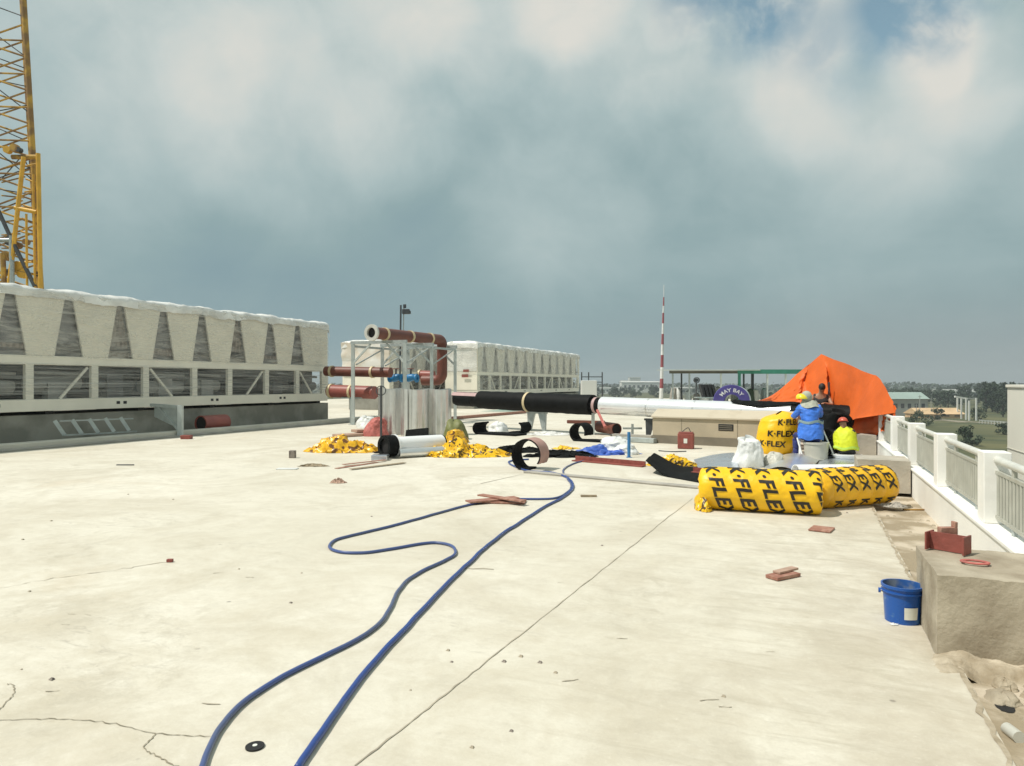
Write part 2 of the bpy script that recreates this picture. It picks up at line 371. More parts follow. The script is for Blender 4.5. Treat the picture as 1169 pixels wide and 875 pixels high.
def thing(name, label, cat, loc=(0, 0, 0), rotz=0.0, group=None):
    o = bpy.data.objects.new(name, None); COL.objects.link(o); o.empty_display_size = 0.2
    o.location = loc; o.rotation_euler = (0, 0, rotz)
    o['label'] = label; o['category'] = cat
    if group: o['group'] = group
    return o
def tag(o, label, cat, group=None, kind=None):
    o['label'] = label; o['category'] = cat
    if group: o['group'] = group
    if kind: o['kind'] = kind
    return o
def struct(o, kind='structure'):
    o['kind'] = kind
    return o
def copy_tree(o, parent=None):
    c = o.copy(); COL.objects.link(c)
    if parent is not None: c.parent = parent
    for ch in [x for x in bpy.data.objects if x.parent == o]: copy_tree(ch, c)
    return c

def smooth_path(pts, n=8):
    pts = [Vector(p) for p in pts]; out = []
    P = [pts[0] * 2 - pts[1]] + pts + [pts[-1] * 2 - pts[-2]]
    for i in range(1, len(P) - 2):
        p0, p1, p2, p3 = P[i - 1:i + 3]
        for k in range(n):
            t = k / n
            out.append(0.5 * ((2 * p1) + (p2 - p0) * t + (2 * p0 - 5 * p1 + 4 * p2 - p3) * t * t + (3 * p1 - p0 - 3 * p2 + p3) * t ** 3))
    out.append(pts[-1]); return out

def fb(p, oct=4, seed=0.0):
    return noise.fractal(Vector(p) + Vector((seed, seed * 1.7, -seed)), 1.0, 2.0, oct)

# ------------------------------------------------------------------ world, sun, camera
SUN = Vector((-0.42, -0.33, 0.86)).normalized()
w = bpy.data.worlds.new('World'); S.world = w; w.use_nodes = True
def make_world():
    N, L = w.node_tree.nodes, w.node_tree.links
    bg = N['Background']; bg.inputs['Strength'].default_value = 0.1
    sky = N.new('ShaderNodeTexSky'); sky.sky_type = 'NISHITA'; sky.sun_disc = False
    sky.sun_elevation = math.asin(SUN.z); sky.sun_rotation = atan2(SUN.x, SUN.y)
    sky.air_density = 1.0; sky.dust_density = 1.5
    tc = N.new('ShaderNodeTexCoord')
    D = tc.outputs['Generated']
    def math_(op, a, b=None, clamp=False):
        n = N.new('ShaderNodeMath'); n.operation = op; n.use_clamp = clamp
        for i, v in ((0, a), (1, b)):
            if v is None: continue
            if isinstance(v, (int, float)): n.inputs[i].default_value = v
            else: L.new(v, n.inputs[i])
        return n.outputs[0]
    def vmath(op, a, b):
        n = N.new('ShaderNodeVectorMath'); n.operation = op
        for i, v in ((0, a), (1, b)):
            if isinstance(v, (tuple, Vector)): n.inputs[i].default_value = tuple(v)
            else: L.new(v, n.inputs[i])
        return n.outputs['Value'] if op == 'DOT_PRODUCT' else n.outputs['Vector']
    def nz(vec, scale, detail=5, rough=0.55, out='Fac', dist=0.0):
        n = N.new('ShaderNodeTexNoise'); n.inputs['Scale'].default_value = scale; n.inputs['Detail'].default_value = detail
        n.inputs['Roughness'].default_value = rough; n.inputs['Distortion'].default_value = dist
        L.new(vec, n.inputs['Vector']); return n.outputs[out]
    def mr(v, a, b, lo=0.0, hi=1.0, smooth=True):
        n = N.new('ShaderNodeMapRange'); n.interpolation_type = 'SMOOTHSTEP' if smooth else 'LINEAR'
        n.inputs['From Min'].default_value = a; n.inputs['From Max'].default_value = b
        n.inputs['To Min'].default_value = lo; n.inputs['To Max'].default_value = hi
        L.new(v, n.inputs['Value']); return n.outputs['Result']
    # warp direction
    nv = nz(D, 2.2, 5, 0.6, 'Color')
    off = vmath('MULTIPLY', vmath('SUBTRACT', nv, (0.5, 0.5, 0.5)), (0.17, 0.17, 0.12))
    DW = vmath('NORMALIZE', vmath('ADD', D, off), (0, 0, 0))
    def direction(px, py):
        v = Vector((-SA, CA, 0)) * FPX + Vector((CA, SA, 0)) * (px - CX) + Vector((0, 0, 1)) * (HOR - py)
        return v.normalized()
    def blob(px, py, rpx, wgt):
        ang = math.atan(rpx / FPX)
        d = vmath('DOT_PRODUCT', DW, direction(px, py))
        return math_('MULTIPLY', mr(d, cos(ang), 1.0 - 0.02 * (1 - cos(ang))), wgt)
    def total(lst, base):
        t = base
        for b in lst: t = math_('ADD', t, blob(*b))
        return t
    sz = N.new('ShaderNodeSeparateXYZ'); L.new(D, sz.inputs[0])
    # stretched cloud noise on a flat layer
    zc = math_('ADD', math_('MAXIMUM', sz.outputs['Z'], 0.0), 0.16)
    cb = N.new('ShaderNodeCombineXYZ'); L.new(math_('DIVIDE', sz.outputs['X'], zc), cb.inputs[0]); L.new(math_('DIVIDE', sz.outputs['Y'], zc), cb.inputs[1])
    layer = nz(cb.outputs[0], 0.85, 7, 0.55, 'Fac', 0.3)
    elev = mr(sz.outputs['Z'], 0.04, 0.46, 0.0, 0.33)
    base = math_('ADD', elev, math_('MULTIPLY', math_('SUBTRACT', layer, 0.5), 0.34))
    base = math_('ADD', base, 0.225)
    cl = total([(250, 90, 70, 0.14), (335, 160, 150, 0.27), (450, 165, 80, 0.16), (470, 12, 85, 0.34), (680, 2, 75, 0.34), (600, 40, 110, 0.10),
                (915, 125, 70, 0.24), (865, 150, 70, 0.10), (1062, 62, 55, 0.36), (1105, 90, 75, 0.26), (930, 18, 70, 0.22), (785, 38, 34, 0.22),
                (990, 200, 90, 0.16), (1045, 150, 90, 0.12), (640, 240, 120, 0.13), (160, 185, 120, 0.13), (730, 70, 90, 0.12),
                (390, 305, 250, -0.17), (640, 165, 120, -0.13), (555, 105, 80, -0.05), (795, 205, 100, -0.12), (1150, 45, 55, -0.22), (1000, 112, 55, -0.14), (100, 300, 150, -0.08)], base)
    cl = math_('ADD', cl, math_('MULTIPLY', math_('SUBTRACT', nz(DW, 4.5, 10, 0.6, 'Fac', 0.6), 0.5), 0.40))
    cl = math_('ADD', cl, math_('MULTIPLY', math_('MULTIPLY', math_('SUBTRACT', nz(D, 16, 8, 0.62, 'Fac', 0.4), 0.5), 0.34), mr(sz.outputs['Z'], 0.10, 0.40)))
    ramp = N.new('ShaderNodeValToRGB'); L.new(cl, ramp.inputs[0])
    cr = ramp.color_ramp
    cr.elements[0].position = 0.0; cr.elements[0].color = (0.225, 0.335, 0.375, 1)
    cr.elements[1].position = 1.0; cr.elements[1].color = (0.72, 0.71, 0.655, 1)
    for p, c in ((0.22, (0.282, 0.396, 0.412)), (0.45, (0.405, 0.510, 0.515)), (0.70, (0.56, 0.625, 0.608))):
        e = cr.elements.new(p); e.color = (*c, 1)
    # haze close to the horizon, warmer to the right
    hz = mr(sz.outputs['Z'], 0.0, 0.16, 0.75, 0.0)
    mx0 = N.new('ShaderNodeMix'); mx0.data_type = 'RGBA'; L.new(hz, mx0.inputs['Factor']); L.new(ramp.outputs[0], mx0.inputs[6])
    side = mr(vmath('DOT_PRODUCT', D, direction(1169, 380)), 0.80, 1.0)
    mxw = N.new('ShaderNodeMix'); mxw.data_type = 'RGBA'; L.new(side, mxw.inputs['Factor']); mxw.inputs[6].default_value = (0.270, 0.372, 0.392, 1); mxw.inputs[7].default_value = (0.325, 0.360, 0.362, 1)
    L.new(mxw.outputs[2], mx0.inputs[7])
    sc = N.new('ShaderNodeVectorMath'); sc.operation = 'SCALE'; sc.inputs['Scale'].default_value = 10.0
    L.new(mx0.outputs[2], sc.inputs[0])
    # blue openings
    op = total([(845, 8, 80, 1.2), (1050, 2, 75, 1.1), (965, 70, 60, 0.45), (900, 50, 60, .3)], 0.0)
    op = math_('MULTIPLY', math_('MULTIPLY', op, mr(nz(DW, 8, 7, 0.6), 0.68, 0.42)), 0.85, True)
    skc = N.new('ShaderNodeVectorMath'); skc.operation = 'MULTIPLY'; skc.inputs[1].default_value = (1.7, 1.75, 1.32); L.new(sky.outputs[0], skc.inputs[0])
    fin = N.new('ShaderNodeMix'); fin.data_type = 'RGBA'; L.new(op, fin.inputs['Factor']); L.new(sc.outputs[0], fin.inputs[6]); L.new(skc.outputs[0], fin.inputs[7])
    L.new(fin.outputs[2], bg.inputs['Color'])
make_world()
sl = bpy.data.lights.new('sun', 'SUN'); sl.energy = 4.05; sl.angle = radians(0.6); sl.color = (1.0, 0.95, 0.865)
so = bpy.data.objects.new('sun', sl); COL.objects.link(so); so.rotation_euler = SUN.to_track_quat('Z', 'Y').to_euler(); so.location = (-20, -10, 40)
cam = bpy.data.cameras.new('camera'); co = bpy.data.objects.new('camera', cam); COL.objects.link(co)
co.location = (0, 0, CAMH); co.rotation_euler = (radians(90), 0, A)
cam.sensor_width = 36; cam.lens = FPX / 1169 * 36; cam.clip_end = 20000; cam.clip_start = 0.05
S.camera = co
S.view_settings.view_transform = 'Standard'
try: S.view_settings.look = 'None'
except Exception: pass
S.view_settings.gamma = 1; S.view_settings.exposure = 0.0; S.view_settings.use_curve_mapping = False
S.cycles.use_denoising = True
S.cycles.max_bounces = 8; S.cycles.transparent_max_bounces = 12

LAND = -14.0
# ------------------------------------------------------------------ setting: ground, roof
EX = 0.86          # slab edge
GX = 1.50          # parapet inner face
mb = MB(); mb.add([(-5000, -3000, LAND), (5000, -3000, LAND), (5000, 6000, LAND), (-5000, 6000, LAND)], [(0, 1, 2, 3)])
struct(mb.build('ground', 'terrain'))
mb = MB(); mb.box(-46, EX, -9, 78, -0.35, 0)
fl = mb.build('roof_floor', 'floor'); struct(fl)
fl.data.transform(Matrix.Translation(fl.location)); fl.location = (0, 0, 0)
mb = MB(); mb.box(EX + 0.002, GX + 0.25, -9, 78, -0.35, -0.05)
struct(mb.build('gutter_floor', 'gutter'))
mb = MB(); mb.box(-46, GX + 0.24, -9, 78, LAND, -0.352)
struct(mb.build('building_base', 'bldgrey'))

def ribbon(pts, wd, z, name, material, jitter=0.0, kind='structure'):
    pts = [Vector(p) for p in pts]; L_, R_ = [], []
    for i, p in enumerate(pts):
        t = (pts[min(i + 1, len(pts) - 1)] - pts[max(i - 1, 0)]); t.z = 0; t.normalize(); n = Vector((-t.y, t.x, 0))
        ww = wd * (1 + jitter * (rnd.random() * 2 - 1))
        o = n * wd * jitter * (rnd.random() * 2 - 1)
        L_.append(Vector((p.x, p.y, z)) + o + n * ww / 2); R_.append(Vector((p.x, p.y, z)) + o - n * ww / 2)
    m_ = MB(); m_.grid([L_, R_]); return struct(m_.build(name, material), kind)

def jag(pxs, n=7, amp=0.02):
    base = smooth_path([G(*p) for p in pxs], n)
    return [p + Vector((rnd.uniform(-amp, amp), rnd.uniform(-amp, amp), 0)) for p in base]

ribbon([*[G(405 + (790 - 405) * k / 60 + rnd.uniform(-.5, .5), 876 + (570 - 876) * k / 60) for k in range(61)]], 0.008, 0.004, 'floor_joint', 'joint', 0.5)
ribbon(jag([(-5, 824), (60, 822), (120, 826), (178, 838), (240, 842)], 10, 0.007), 0.0045, 0.004, 'floor_crack', 'crack', 0.6)
ribbon(jag([(178, 838), (166, 855), (180, 865), (205, 877)], 10, 0.006), 0.0055, 0.004, 'floor_crack', 'crack', 0.5)
ribbon(jag([(-5, 815), (12, 798), (17, 785), (8, 782)], 8, 0.006), 0.005, 0.004, 'floor_crack', 'crack', 0.5)
ribbon(jag([(-5, 673), (60, 662), (130, 652), (200, 641)], 8, 0.03), 0.007, 0.004, 'floor_crack', 'joint', 0.9)
ribbon([G(548, 553), G(600, 541.5), G(690, 549), G(795, 559)], 0.02, 0.004, 'floor_joint', 'joint', 0.5)
# scuff flakes where the screed has lifted
for (px, py, wpx) in [(82, 702, 10), (100, 703, 8), (75, 714, 9), (96, 706, 4), (545, 650, 36), (205, 555, 5), (240, 805, 22), (60, 790, 14), (150, 742, 5), (710, 730, 12), (650, 778, 20), (810, 800, 22), (828, 808, 14), (285, 660, 10), (640, 666, 7), (250, 655, 12), (880, 745, 10)]:
    d = FPX * CAMH / (py - HOR); L0 = wpx / FPX * d
    u = Vector((CA, SA, 0)).lerp(Vector((rnd.uniform(-.5, .5), rnd.uniform(-.5, .5), 0)), 0.4).normalized()
    c = G(px, py); pts = [c + u * L0 * (t - .5) + Vector((rnd.uniform(-1, 1), rnd.uniform(-1, 1), 0)) * L0 * 0.05 for t in (0, .35, .7, 1)]
    ribbon(pts, L0 * 0.10, 0.004, 'floor_scuff', 'scuff', 0.55)

# low concrete strip and trench edge that crosses the floor behind the hoses
mb = MB(); a_, b_ = G(600, 540), G(800, 558.5)
u_ = (b_ - a_); mb.obox((a_ + b_) / 2, u_, u_.length, 0.16, 0.0, 0.035)
struct(mb.build('floor_kerb', 'concrete_grey', bevel=0.012))
# green painted floor band far behind
mb = MB(); mb.box(-18, 0.6, 38, 41.5, 0.004, 0.008); struct(mb.build('green_floor_band', 'greenstrip'))
# chiller kerb
KX = -18.35
mb = MB(); mb.box(KX - 0.42, KX, 3, 34, 0.0, 0.17)
struct(mb.build('roof_kerb', 'palekerb', bevel=0.02))
mb = MB(); mb.box(KX - 0.0, KX + 0.22, 3, 34, 0.0, 0.05)
struct(mb.build('kerb_foot', 'concrete_grey', bevel=0.015))

# terrain details
def land(px, py): return W(px, FPX * (CAMH - LAND) / (py - HOR), LAND)
ribbon([land(1040, 480), land(1090, 481), land(1160, 486), land(1230, 492)], 4.0, LAND + 0.05, 'dirt_road', 'dirtroad', 0.2)
ribbon([land(1000, 476), land(1060, 478), land(1100, 483)], 5.0, LAND + 0.06, 'dirt_track', 'dirtroad', 0.2)

# ------------------------------------------------------------------ parapet and railing
POSTY = []
for px in (1222 - 0, 1115, 1063, 1034, 1016):
    d = GX * FPX / (CA * (px - 920)); POSTY.append((d + SA * GX) / CA)
POSTY = sorted(POSTY); step = (POSTY[-1] - POSTY[0]) / 4
POSTY = [POSTY[0] + step * k for k in range(-4, 16)]
par = thing('parapet_wall', 'white painted parapet wall with square posts along the right roof edge', 'wall', (GX + .12, POSTY[8], -0.1))
mb = MB(); mb.box(GX, GX + 0.26, -9, 78, -0.049, 0.36); mb.build('wall', 'whitepaint', par)
mb = MB(); mb.box(GX - 0.02, GX + 0.28, -9, 78, 0.363, 0.40); mb.build('coping', 'whitepaint', par, bevel=0.008)
for y in POSTY:
    mb = MB(); mb.box(GX + 0.02, GX + 0.24, y - 0.13, y + 0.13, 0.402, 1.06)
    p = mb.build('post', 'whitepaint', par, bevel=0.008)
ord_ = {2: 'cut off by the right photo edge, nearest the camera'}
bay_names = {3: 'nearest white railing bay, running out of the right photo edge', 4: 'second white railing bay from the right photo edge, above the red steel offcut', 5: 'third white railing bay, beyond the widest gap towards the tarp', 6: 'farthest white railing bay in view, beside the orange tarp'}
for k in range(0, 14):
    y0, y1 = POSTY[k] + 0.13, POSTY[k + 1] - 0.13
    lab = bay_names.get(k, None)
    if k < 3: lab = 'white railing bay with thin upright bars, beside the camera out of frame'
    if k > 6: lab = 'white railing bay with thin upright bars, hidden behind the orange tarp'
    t = thing('railing_panel', lab, 'railing', (GX + .13, (y0 + y1) / 2, 0.4), 0, 'railing bays on the parapet')
    xm = GX + 0.13
    mb = MB(); mb.cyl((xm, y0 - .01, 0.99), (xm, y1 + .01, 0.99), 0.035, n=14); mb.build('handrail', 'railmetal', t, smooth=True)
    mb = MB(); mb.bar((xm, y0, 0.88), (xm, y1, 0.88), 0.04, 0.03); mb.build('upper_rail', 'railbar_shaded', t)
    mb = MB(); mb.bar((xm, y0, 0.47), (xm, y1, 0.47), 0.04, 0.03); mb.build('lower_rail', 'railbar_shaded', t)
    for q in (0.25, 0.75):
        yy = y0 + (y1 - y0) * q; mb = MB(); mb.bar((xm, yy, 0.895), (xm, yy, 0.958), 0.03); mb.build('bracket', 'railbar_shaded', t)
        mb = MB(); mb.bar((xm, yy, 0.40), (xm, yy, 0.455), 0.03); mb.build('foot', 'galv', t)
    n = 21
    for i in range(n):
        yy = y0 + (y1 - y0) * (i + 0.5) / n
        mb = MB(); mb.bar((xm, yy, 0.485), (xm, yy, 0.866), 0.03, 0.03); mb.build('baluster', 'railbar_shaded', t)

rb_pts = [Vector((EX - .022 + .018 * fb((k * .21, 3, 1), 3), 1.5 + k * .06, 0)) for k in range(230)]
ribbon(rb_pts, .028, .004, 'edge_dirt', 'mortar', 0.35)
# concrete upstand blocks that cross the gutter
def block(px, top, h, ln, label):
    pass
def yblk(d, x): return (d + SA * x) / CA
for i, (dfront, ln, lab) in enumerate([(4.36, 0.88, 'rough dirty concrete block beside the blue bucket'), (11.0, 0.8, 'grey concrete block behind the right yellow roll'), (16.2, 0.7, 'small concrete block under the hanging tarp edge')]):
    yf = yblk(dfront, 0.75)
    x0, x1 = 0.75, GX - 0.022
    P = []
    nx, ny, nz_ = (44, 36, 30) if i == 0 else (20, 18, 12)
    mb = MB()
    def pt(u, v, wv):
        p = Vector((x0 + (x1 - x0) * u, yf + ln * v, 0.004 - 0.11 * 0 + 0.5 * wv))
        e = 0.007 * fb(p * 3, 5, i * 3.1) - 0.005 * max(0, fb(p * 13, 4, i + 2.2) - .1)
        ed = sum((t_ in (0, 1)) for t_ in (u, v, wv))
        return p + Vector((e if 0 < u < 1 else e * 1.2 if u == 0 else 0, e, e if wv == 1 else 0))
    faces = []
    mb.grid([[pt(u / nx, 0, k / nz_) for u in range(nx + 1)] for k in range(nz_ + 1)])
    mb.grid([[pt(u / nx, 1, k / nz_) for u in range(nx + 1)] for k in range(nz_ + 1)], True)
    mb.grid([[pt(0, v / ny, k / nz_) for v in range(ny + 1)] for k in range(nz_ + 1)], True)
    mb.grid([[pt(1, v / ny, k / nz_) for v in range(ny + 1)] for k in range(nz_ + 1)])
    mb.grid([[pt(u / nx, v / ny, 1) for u in range(nx + 1)] for v in range(ny + 1)])
    o = mb.build('concrete_block', 'concrete_dirty' if i == 0 else 'concrete', smooth=True, angle=50)
    tag(o, lab, 'concrete block', 'concrete blocks across the gutter')
# mortar skirt at the foot of the first block
mb = MB(); P = []
yf = yblk(4.36, 0.75)
for i in range(23):
    row = []
    for j in range(41):
        u = j / 40; q = i / 22
        x = 0.71 + (GX - 0.03 - 0.71) * u; y = yf - (0.26 + .10 * fb((x * 5, 2, 1), 3)) * (1 - q) + 0.02 * q
        x -= .05 * fb((2, y * 6, 3), 3) * (1 - u)
        k = min(1, u * 5)
        z = 0.045 * q ** 1.3 * (0.75 + 0.7 * fb((x * 3, y * 3, 1), 3)) * k + (0.022 * fb((x * 11, y * 11, 0), 4)) * min(1, q * 4) * min(1, u * 8)
        if x > EX: z -= .055 * (1 - q) * min(1, (x - EX) * 12)
        row.append((x, y, z + .003 - (.012 if i == 0 or j == 0 else 0)))
    P.append(row)
mb.grid(P); struct(mb.build('mortar_fillet', 'mortar', smooth=True, angle=60))
# hole and drain pipe in the gutter
mb = MB(); c = G(1151, 815, -0.05)
ring = []
for k in range(20):
    a = 2 * pi * k / 20; r = 1 + 0.25 * fb((cos(a) * 2, sin(a) * 2, 4))
    ring.append(Vector((c.x + cos(a) * 0.045 * r, c.y + .07 + sin(a) * 0.07 * r, -0.046)))
mb.add(ring, [tuple(range(20))]); struct(mb.build('gutter_hole', 'drain'))
LUMP = c.copy()
cc = G(1158, 843, -0.05)
mb = MB(); mb.tube([(cc.x - .02, cc.y + .05, -0.03), (cc.x + .01, cc.y - .05, -.025)], 0.03, 14); tag(mb.build('drain_pipe', 'palegrey', smooth=True), 'short pale pipe end in the gutter by the bottom right corner', 'pipe')

# ------------------------------------------------------------------ neighbouring wing at the right
bx = 4.0; yend = yblk(bx * FPX / (CA * 230), bx)
nb = thing('neighbour_building', 'cream windowless building wing standing beyond the railing at the right', 'building', (bx + 5, yend / 2, LAND))
mb = MB(); mb.box(bx, bx + 12, -12, yend, LAND, 1.6); mb.build('wall', 'claywall', nb)
mb = MB(); mb.box(bx - 0.03, bx + 12.03, -12, yend + 0.03, 1.603, 1.665); mb.build('coping', 'claywall', nb, bevel=0.01)
mb = MB(); mb.box(bx - 0.012, bx - 0.001, -12, yend, 0.30, 0.315); mb.build('joint_bead', 'palegrey', nb)

# ------------------------------------------------------------------ chillers
def chiller(X, Y0, Y1, label, loc_group, vcs=None, posts=None, tan=False, width=2.4, seed=1, heavy=False):
    """long wrapped air-cooled chiller; front (+X) face at X"""
    r = random.Random(seed)
    zb, z1, z2, z3, z4, z5 = 0.90, 1.24, 2.22, 2.48, 4.22, 4.46
    t = thing('chiller', label, 'chiller', (X - width / 2, (Y0 + Y1) / 2, 0), 0, loc_group)
    mb = MB(); mb.box(X - width, X, Y0, Y1, zb, z1); mb.build('base_rail', 'creamrail', t, bevel=0.015)
    mb = MB(); mb.box(X - width, X + 0.0, Y0, Y1, z2, z3); mb.build('mid_rail', 'creamrail', t, bevel=0.015)
    mb = MB(); mb.box(X - width + 0.35, X - 0.75, Y0 + 0.15, Y1 - 0.15, z1, z2); mb.build('inner_case', 'dark', t)
    for y in posts:
        mb = MB(); wd = 0.11 if Y0 + .3 < y < Y1 - .3 else 0.22
        mb.box(X - 0.12, X - 0.004, y - wd, y + wd, z1 - 0.003, z2 + 0.003); mb.build('upright', 'creamrail', t)
    # slots in base rail
    for y in posts[::2]:
        for s in (-0.12, 0.12):
            mb = MB(); mb.box(X - 0.01, X + 0.004, y + 0.9 + s - 0.06, y + 0.9 + s + 0.06, z1 - 0.2, z1 - 0.11); mb.build('lifting_slot', 'dark', t)
    # machinery in the bays
    for i in range(len(posts) - 1):
        a, b = posts[i] + 0.2, posts[i + 1] - 0.2; m_ = (a + b) / 2; k = r.random()
        mb = MB()
        mb.cyl((X - 0.5, a, z1 + 0.32 + 0.2 * r.random()), (X - 0.5, b, z1 + 0.32 + .2 * r.random()), 0.16 + 0.06 * k, n=14)
        mb.cyl((X - 0.32, a, z2 - 0.22), (X - 0.32, b, z2 - 0.26), 0.05, n=10)
        if k > 0.35: mb.box(X - 0.5, X - 0.25, m_ - 0.3, m_ + 0.25, z1, z1 + 0.45 + 0.3 * r.random())
        mb.build('machinery', 'machine' if k < 0.6 else 'machine_l', t, smooth=True)
        if i % 2 == 1:
            mb = MB(); f = ((i - 3) // 2) % 2
            p0, p1 = ((a, z2 - .05), (a + (b - a) * .55, z1)) if f else ((b, z2 - .05), (b - (b - a) * .55, z1))
            mb.bar((X - 0.07, p0[0], p0[1]), (X - 0.07, p1[0], p1[1]), 0.05, 0.07); mb.build('brace', 'creamrail', t)
    # V section: trapezoid panels and dark coil wedges
    zlo, zhi = z3 + 0.003, z4
    edges = [Y0] + vcs + [Y1]
    mb = MB(); mb.box(X - width + 0.08, X - 0.35, Y0 + 0.1, Y1 - 0.1, zlo, zhi); mb.build('coil_core', 'coil', t)
    pitch = vcs[1] - vcs[0]
    hb, ht = pitch * 0.26, pitch * 0.07
    for i in range(len(edges) - 1):
        a, b = edges[i], edges[i + 1]
        la, lb = (a + (hb if i > 0 else 0), b - (hb if i < len(edges) - 2 else 0))
        ta, tb = (a + (ht if i > 0 else 0), b - (ht if i < len(edges) - 2 else 0))
        if lb - la < 0.02: la, lb = (la + lb) / 2 - .01, (la + lb) / 2 + .01
        mb = MB(); mb.hexa([(X - 0.06, la, zlo), (X, la, zlo), (X, lb, zlo), (X - 0.06, lb, zlo), (X - 0.06, ta, zhi), (X, ta, zhi), (X, tb, zhi), (X - 0.06, tb, zhi)])
        mb.build('side_panel', 'cream', t, bevel=0.006)
    for i, y in enumerate(vcs):
        mb = MB(); mb.hexa([(X - 0.3, y - hb, zlo), (X - 0.16, y - hb, zlo), (X - 0.16, y + hb, zlo), (X - 0.3, y + hb, zlo), (X - 0.3, y - ht, zhi), (X - 0.16, y - ht, zhi), (X - 0.16, y + ht, zhi), (X - 0.3, y + ht, zhi)])
        cw_ = mb.build('coil_wedge', 'coilrust' if (i * 7 + seed) % 3 == 0 else 'coil', t)
        mb = MB(); mb.bar((X - 0.1, y - hb + .05, zlo + .28), (X - 0.1, y + hb - .05, zlo + .24), 0.05, 0.12 if i % 2 else .22); mb.build('header_pipe', 'dark' if i % 3 else 'coilrust', cw_)
    # end panels (facing -Y)
    mb = MB(); mb.box(X - width + 0.05, X - 0.05, Y0 - 0.02, Y0 + 0.1, zlo, zhi)
    mb.build('end_panel', 'film_tan' if tan else 'film_top', t)
    mb = MB(); mb.box(X - width + 0.02, X - 0.02, Y0 - 0.03, Y0 + 0.08, z1, z2); mb.build('end_cabinet', 'cream', t)
    # wrapped top: lumpy film over fan shrouds
    ny, nx = int((Y1 - Y0) / 0.09), 30
    P = []
    for i in range(ny + 1):
        y = Y0 - 0.06 + (Y1 - Y0 + 0.12) * i / ny; row = []
        for j in range(nx + 1):
            u = j / nx; fx = 0.16
            if u < fx: x, z = X - width - 0.04, z4 - 0.12 + (z5 - z4) * (u / fx)
            elif u > 1 - fx: x, z = X + 0.05, z4 - 0.12 + (z5 - z4) * ((1 - u) / fx)
            else:
                v = (u - fx) / (1 - 2 * fx); x = X - width - 0.04 + (width + 0.09) * v
                z = z5 - 0.10 + 0.08 * sin(pi * v) ** 0.5
                fanc = (y / pitch * 1.0) % 1.0 - .5
                rr = sqrt((fanc * pitch) ** 2 + ((abs(v - .5) - .25) * width) ** 2)
                z += 0.06 * max(0, 1 - (rr / .62) ** 4)
            q = Vector((x, y, z))
            z += (0.05 * fb(q * 1.1, 4, seed) + 0.07 * (0.35 - abs(fb(q * 2.6, 4, seed + 2)))) * (1.0 if fx <= u <= 1 - fx else 0.6)
            x += 0.04 * fb(q * 1.8, 3, seed + 4)
            if u in (0.0, 1.0): z += 0.10 * fb((y * 1.1, 0, u * 9), 3, seed)
            row.append((x, y, z))
        P.append(row)
    P = [[(x, y - 0.05, z - 0.42 + 0.1 * fb((x * 2, 1, seed), 2)) for x, y, z in P[0]], [(x, y - 0.04, z - 0.16) for x, y, z in P[0]]] + P + [[(x, y + .05, z - .4) for x, y, z in P[-1]]]
    mb = MB(); mb.grid(P); mb.build('top_wrap', 'film_top', t, smooth=True, angle=70)
    # transparent stretch film on the visible side
    def filmside(za, zb_, off, mname):
        P = []
        n1 = int((Y1 - Y0) / 0.12); n2 = 14
        for i in range(n1 + 1):
            y = Y0 + (Y1 - Y0) * i / n1
            P.append([(X + off + 0.035 * abs(fb((y * 1.3 + zz * .8, zz * 1.6, seed), 4)), y, zz) for zz in [za + (zb_ - za) * k / n2 for k in range(n2 + 1)]])
        m_ = MB(); m_.grid(P); return m_.build('stretch_film', mname, t, smooth=True)
    filmside(z3 - .05, z4 + .1, 0.045, 'film_heavy' if heavy else 'film_side'); filmside(z1 - .02, z2 + .04, 0.04, 'film_side' if heavy else 'film_low')
    # end film
    P = []
    for i in range(13):
        x = X - width - 0.03 + (width + 0.08) * i / 12
        P.append([(x, Y0 - 0.12 - (0.16 if tan else 0.06) * fb((x * 1.5, zz * 1.5, seed + 8), 3), zz) for zz in [z3 - .1 + (z4 + .1 - z3 + .1) * k / 10 for k in range(11)]])
    mb = MB(); mb.grid(P); mb.build('end_film', 'film_tan' if tan else 'film_side', t, smooth=True)
    # plinth
    for y in [Y0 + 0.4 + k * (Y1 - Y0 - .8) / 6 for k in range(7)]:
        mb = MB(); mb.box(X - width + 0.2, X - 0.2, y - 0.12, y + 0.12, 0.80, zb - 0.002); mb.build('spring_mount', 'dark', t)
    return t, (zb, z1, z2, z3, z4, z5)

def yq(px, X=-20.0):
    d = -X * FPX / (CA * (920 - px)); return (d + SA * X) / CA
posts1 = [yq(p) for p in (34, 108.6, 167, 222.6, 262.9, 305, 340, 371)]
pp = (posts1[-1] - posts1[0]) / 7
posts1 = [posts1[0] - pp * k for k in (3, 2, 1)] + posts1
v1 = [yq(p) for p in (12, 79, 138, 187, 231, 272, 309, 340)]
vp = (v1[-1] - v1[0]) / 7
v1 = [v1[0] - vp * k for k in (3, 2, 1)] + v1
Y0c, Y1c = posts1[0] - 0.2, yq(374)
chiller(-20.0, Y0c, Y1c, 'long film-wrapped chiller nearest the camera, cut off by the left photo edge', 'wrapped chillers on the roof', v1, posts1, seed=1)
Y2a, Y2b = yq(545), yq(661)
n2 = 12
chiller(-20.0, Y2a, Y2b, 'film-wrapped chiller with white labelled end, right of the steel pipe rack', 'wrapped chillers on the roof',
        [Y2a + (Y2b - Y2a) * (k + .6) / n2 for k in range(n2)], [Y2a + .2 + (Y2b - Y2a - .4) * k / n2 for k in range(n2 + 1)], seed=5, heavy=True)
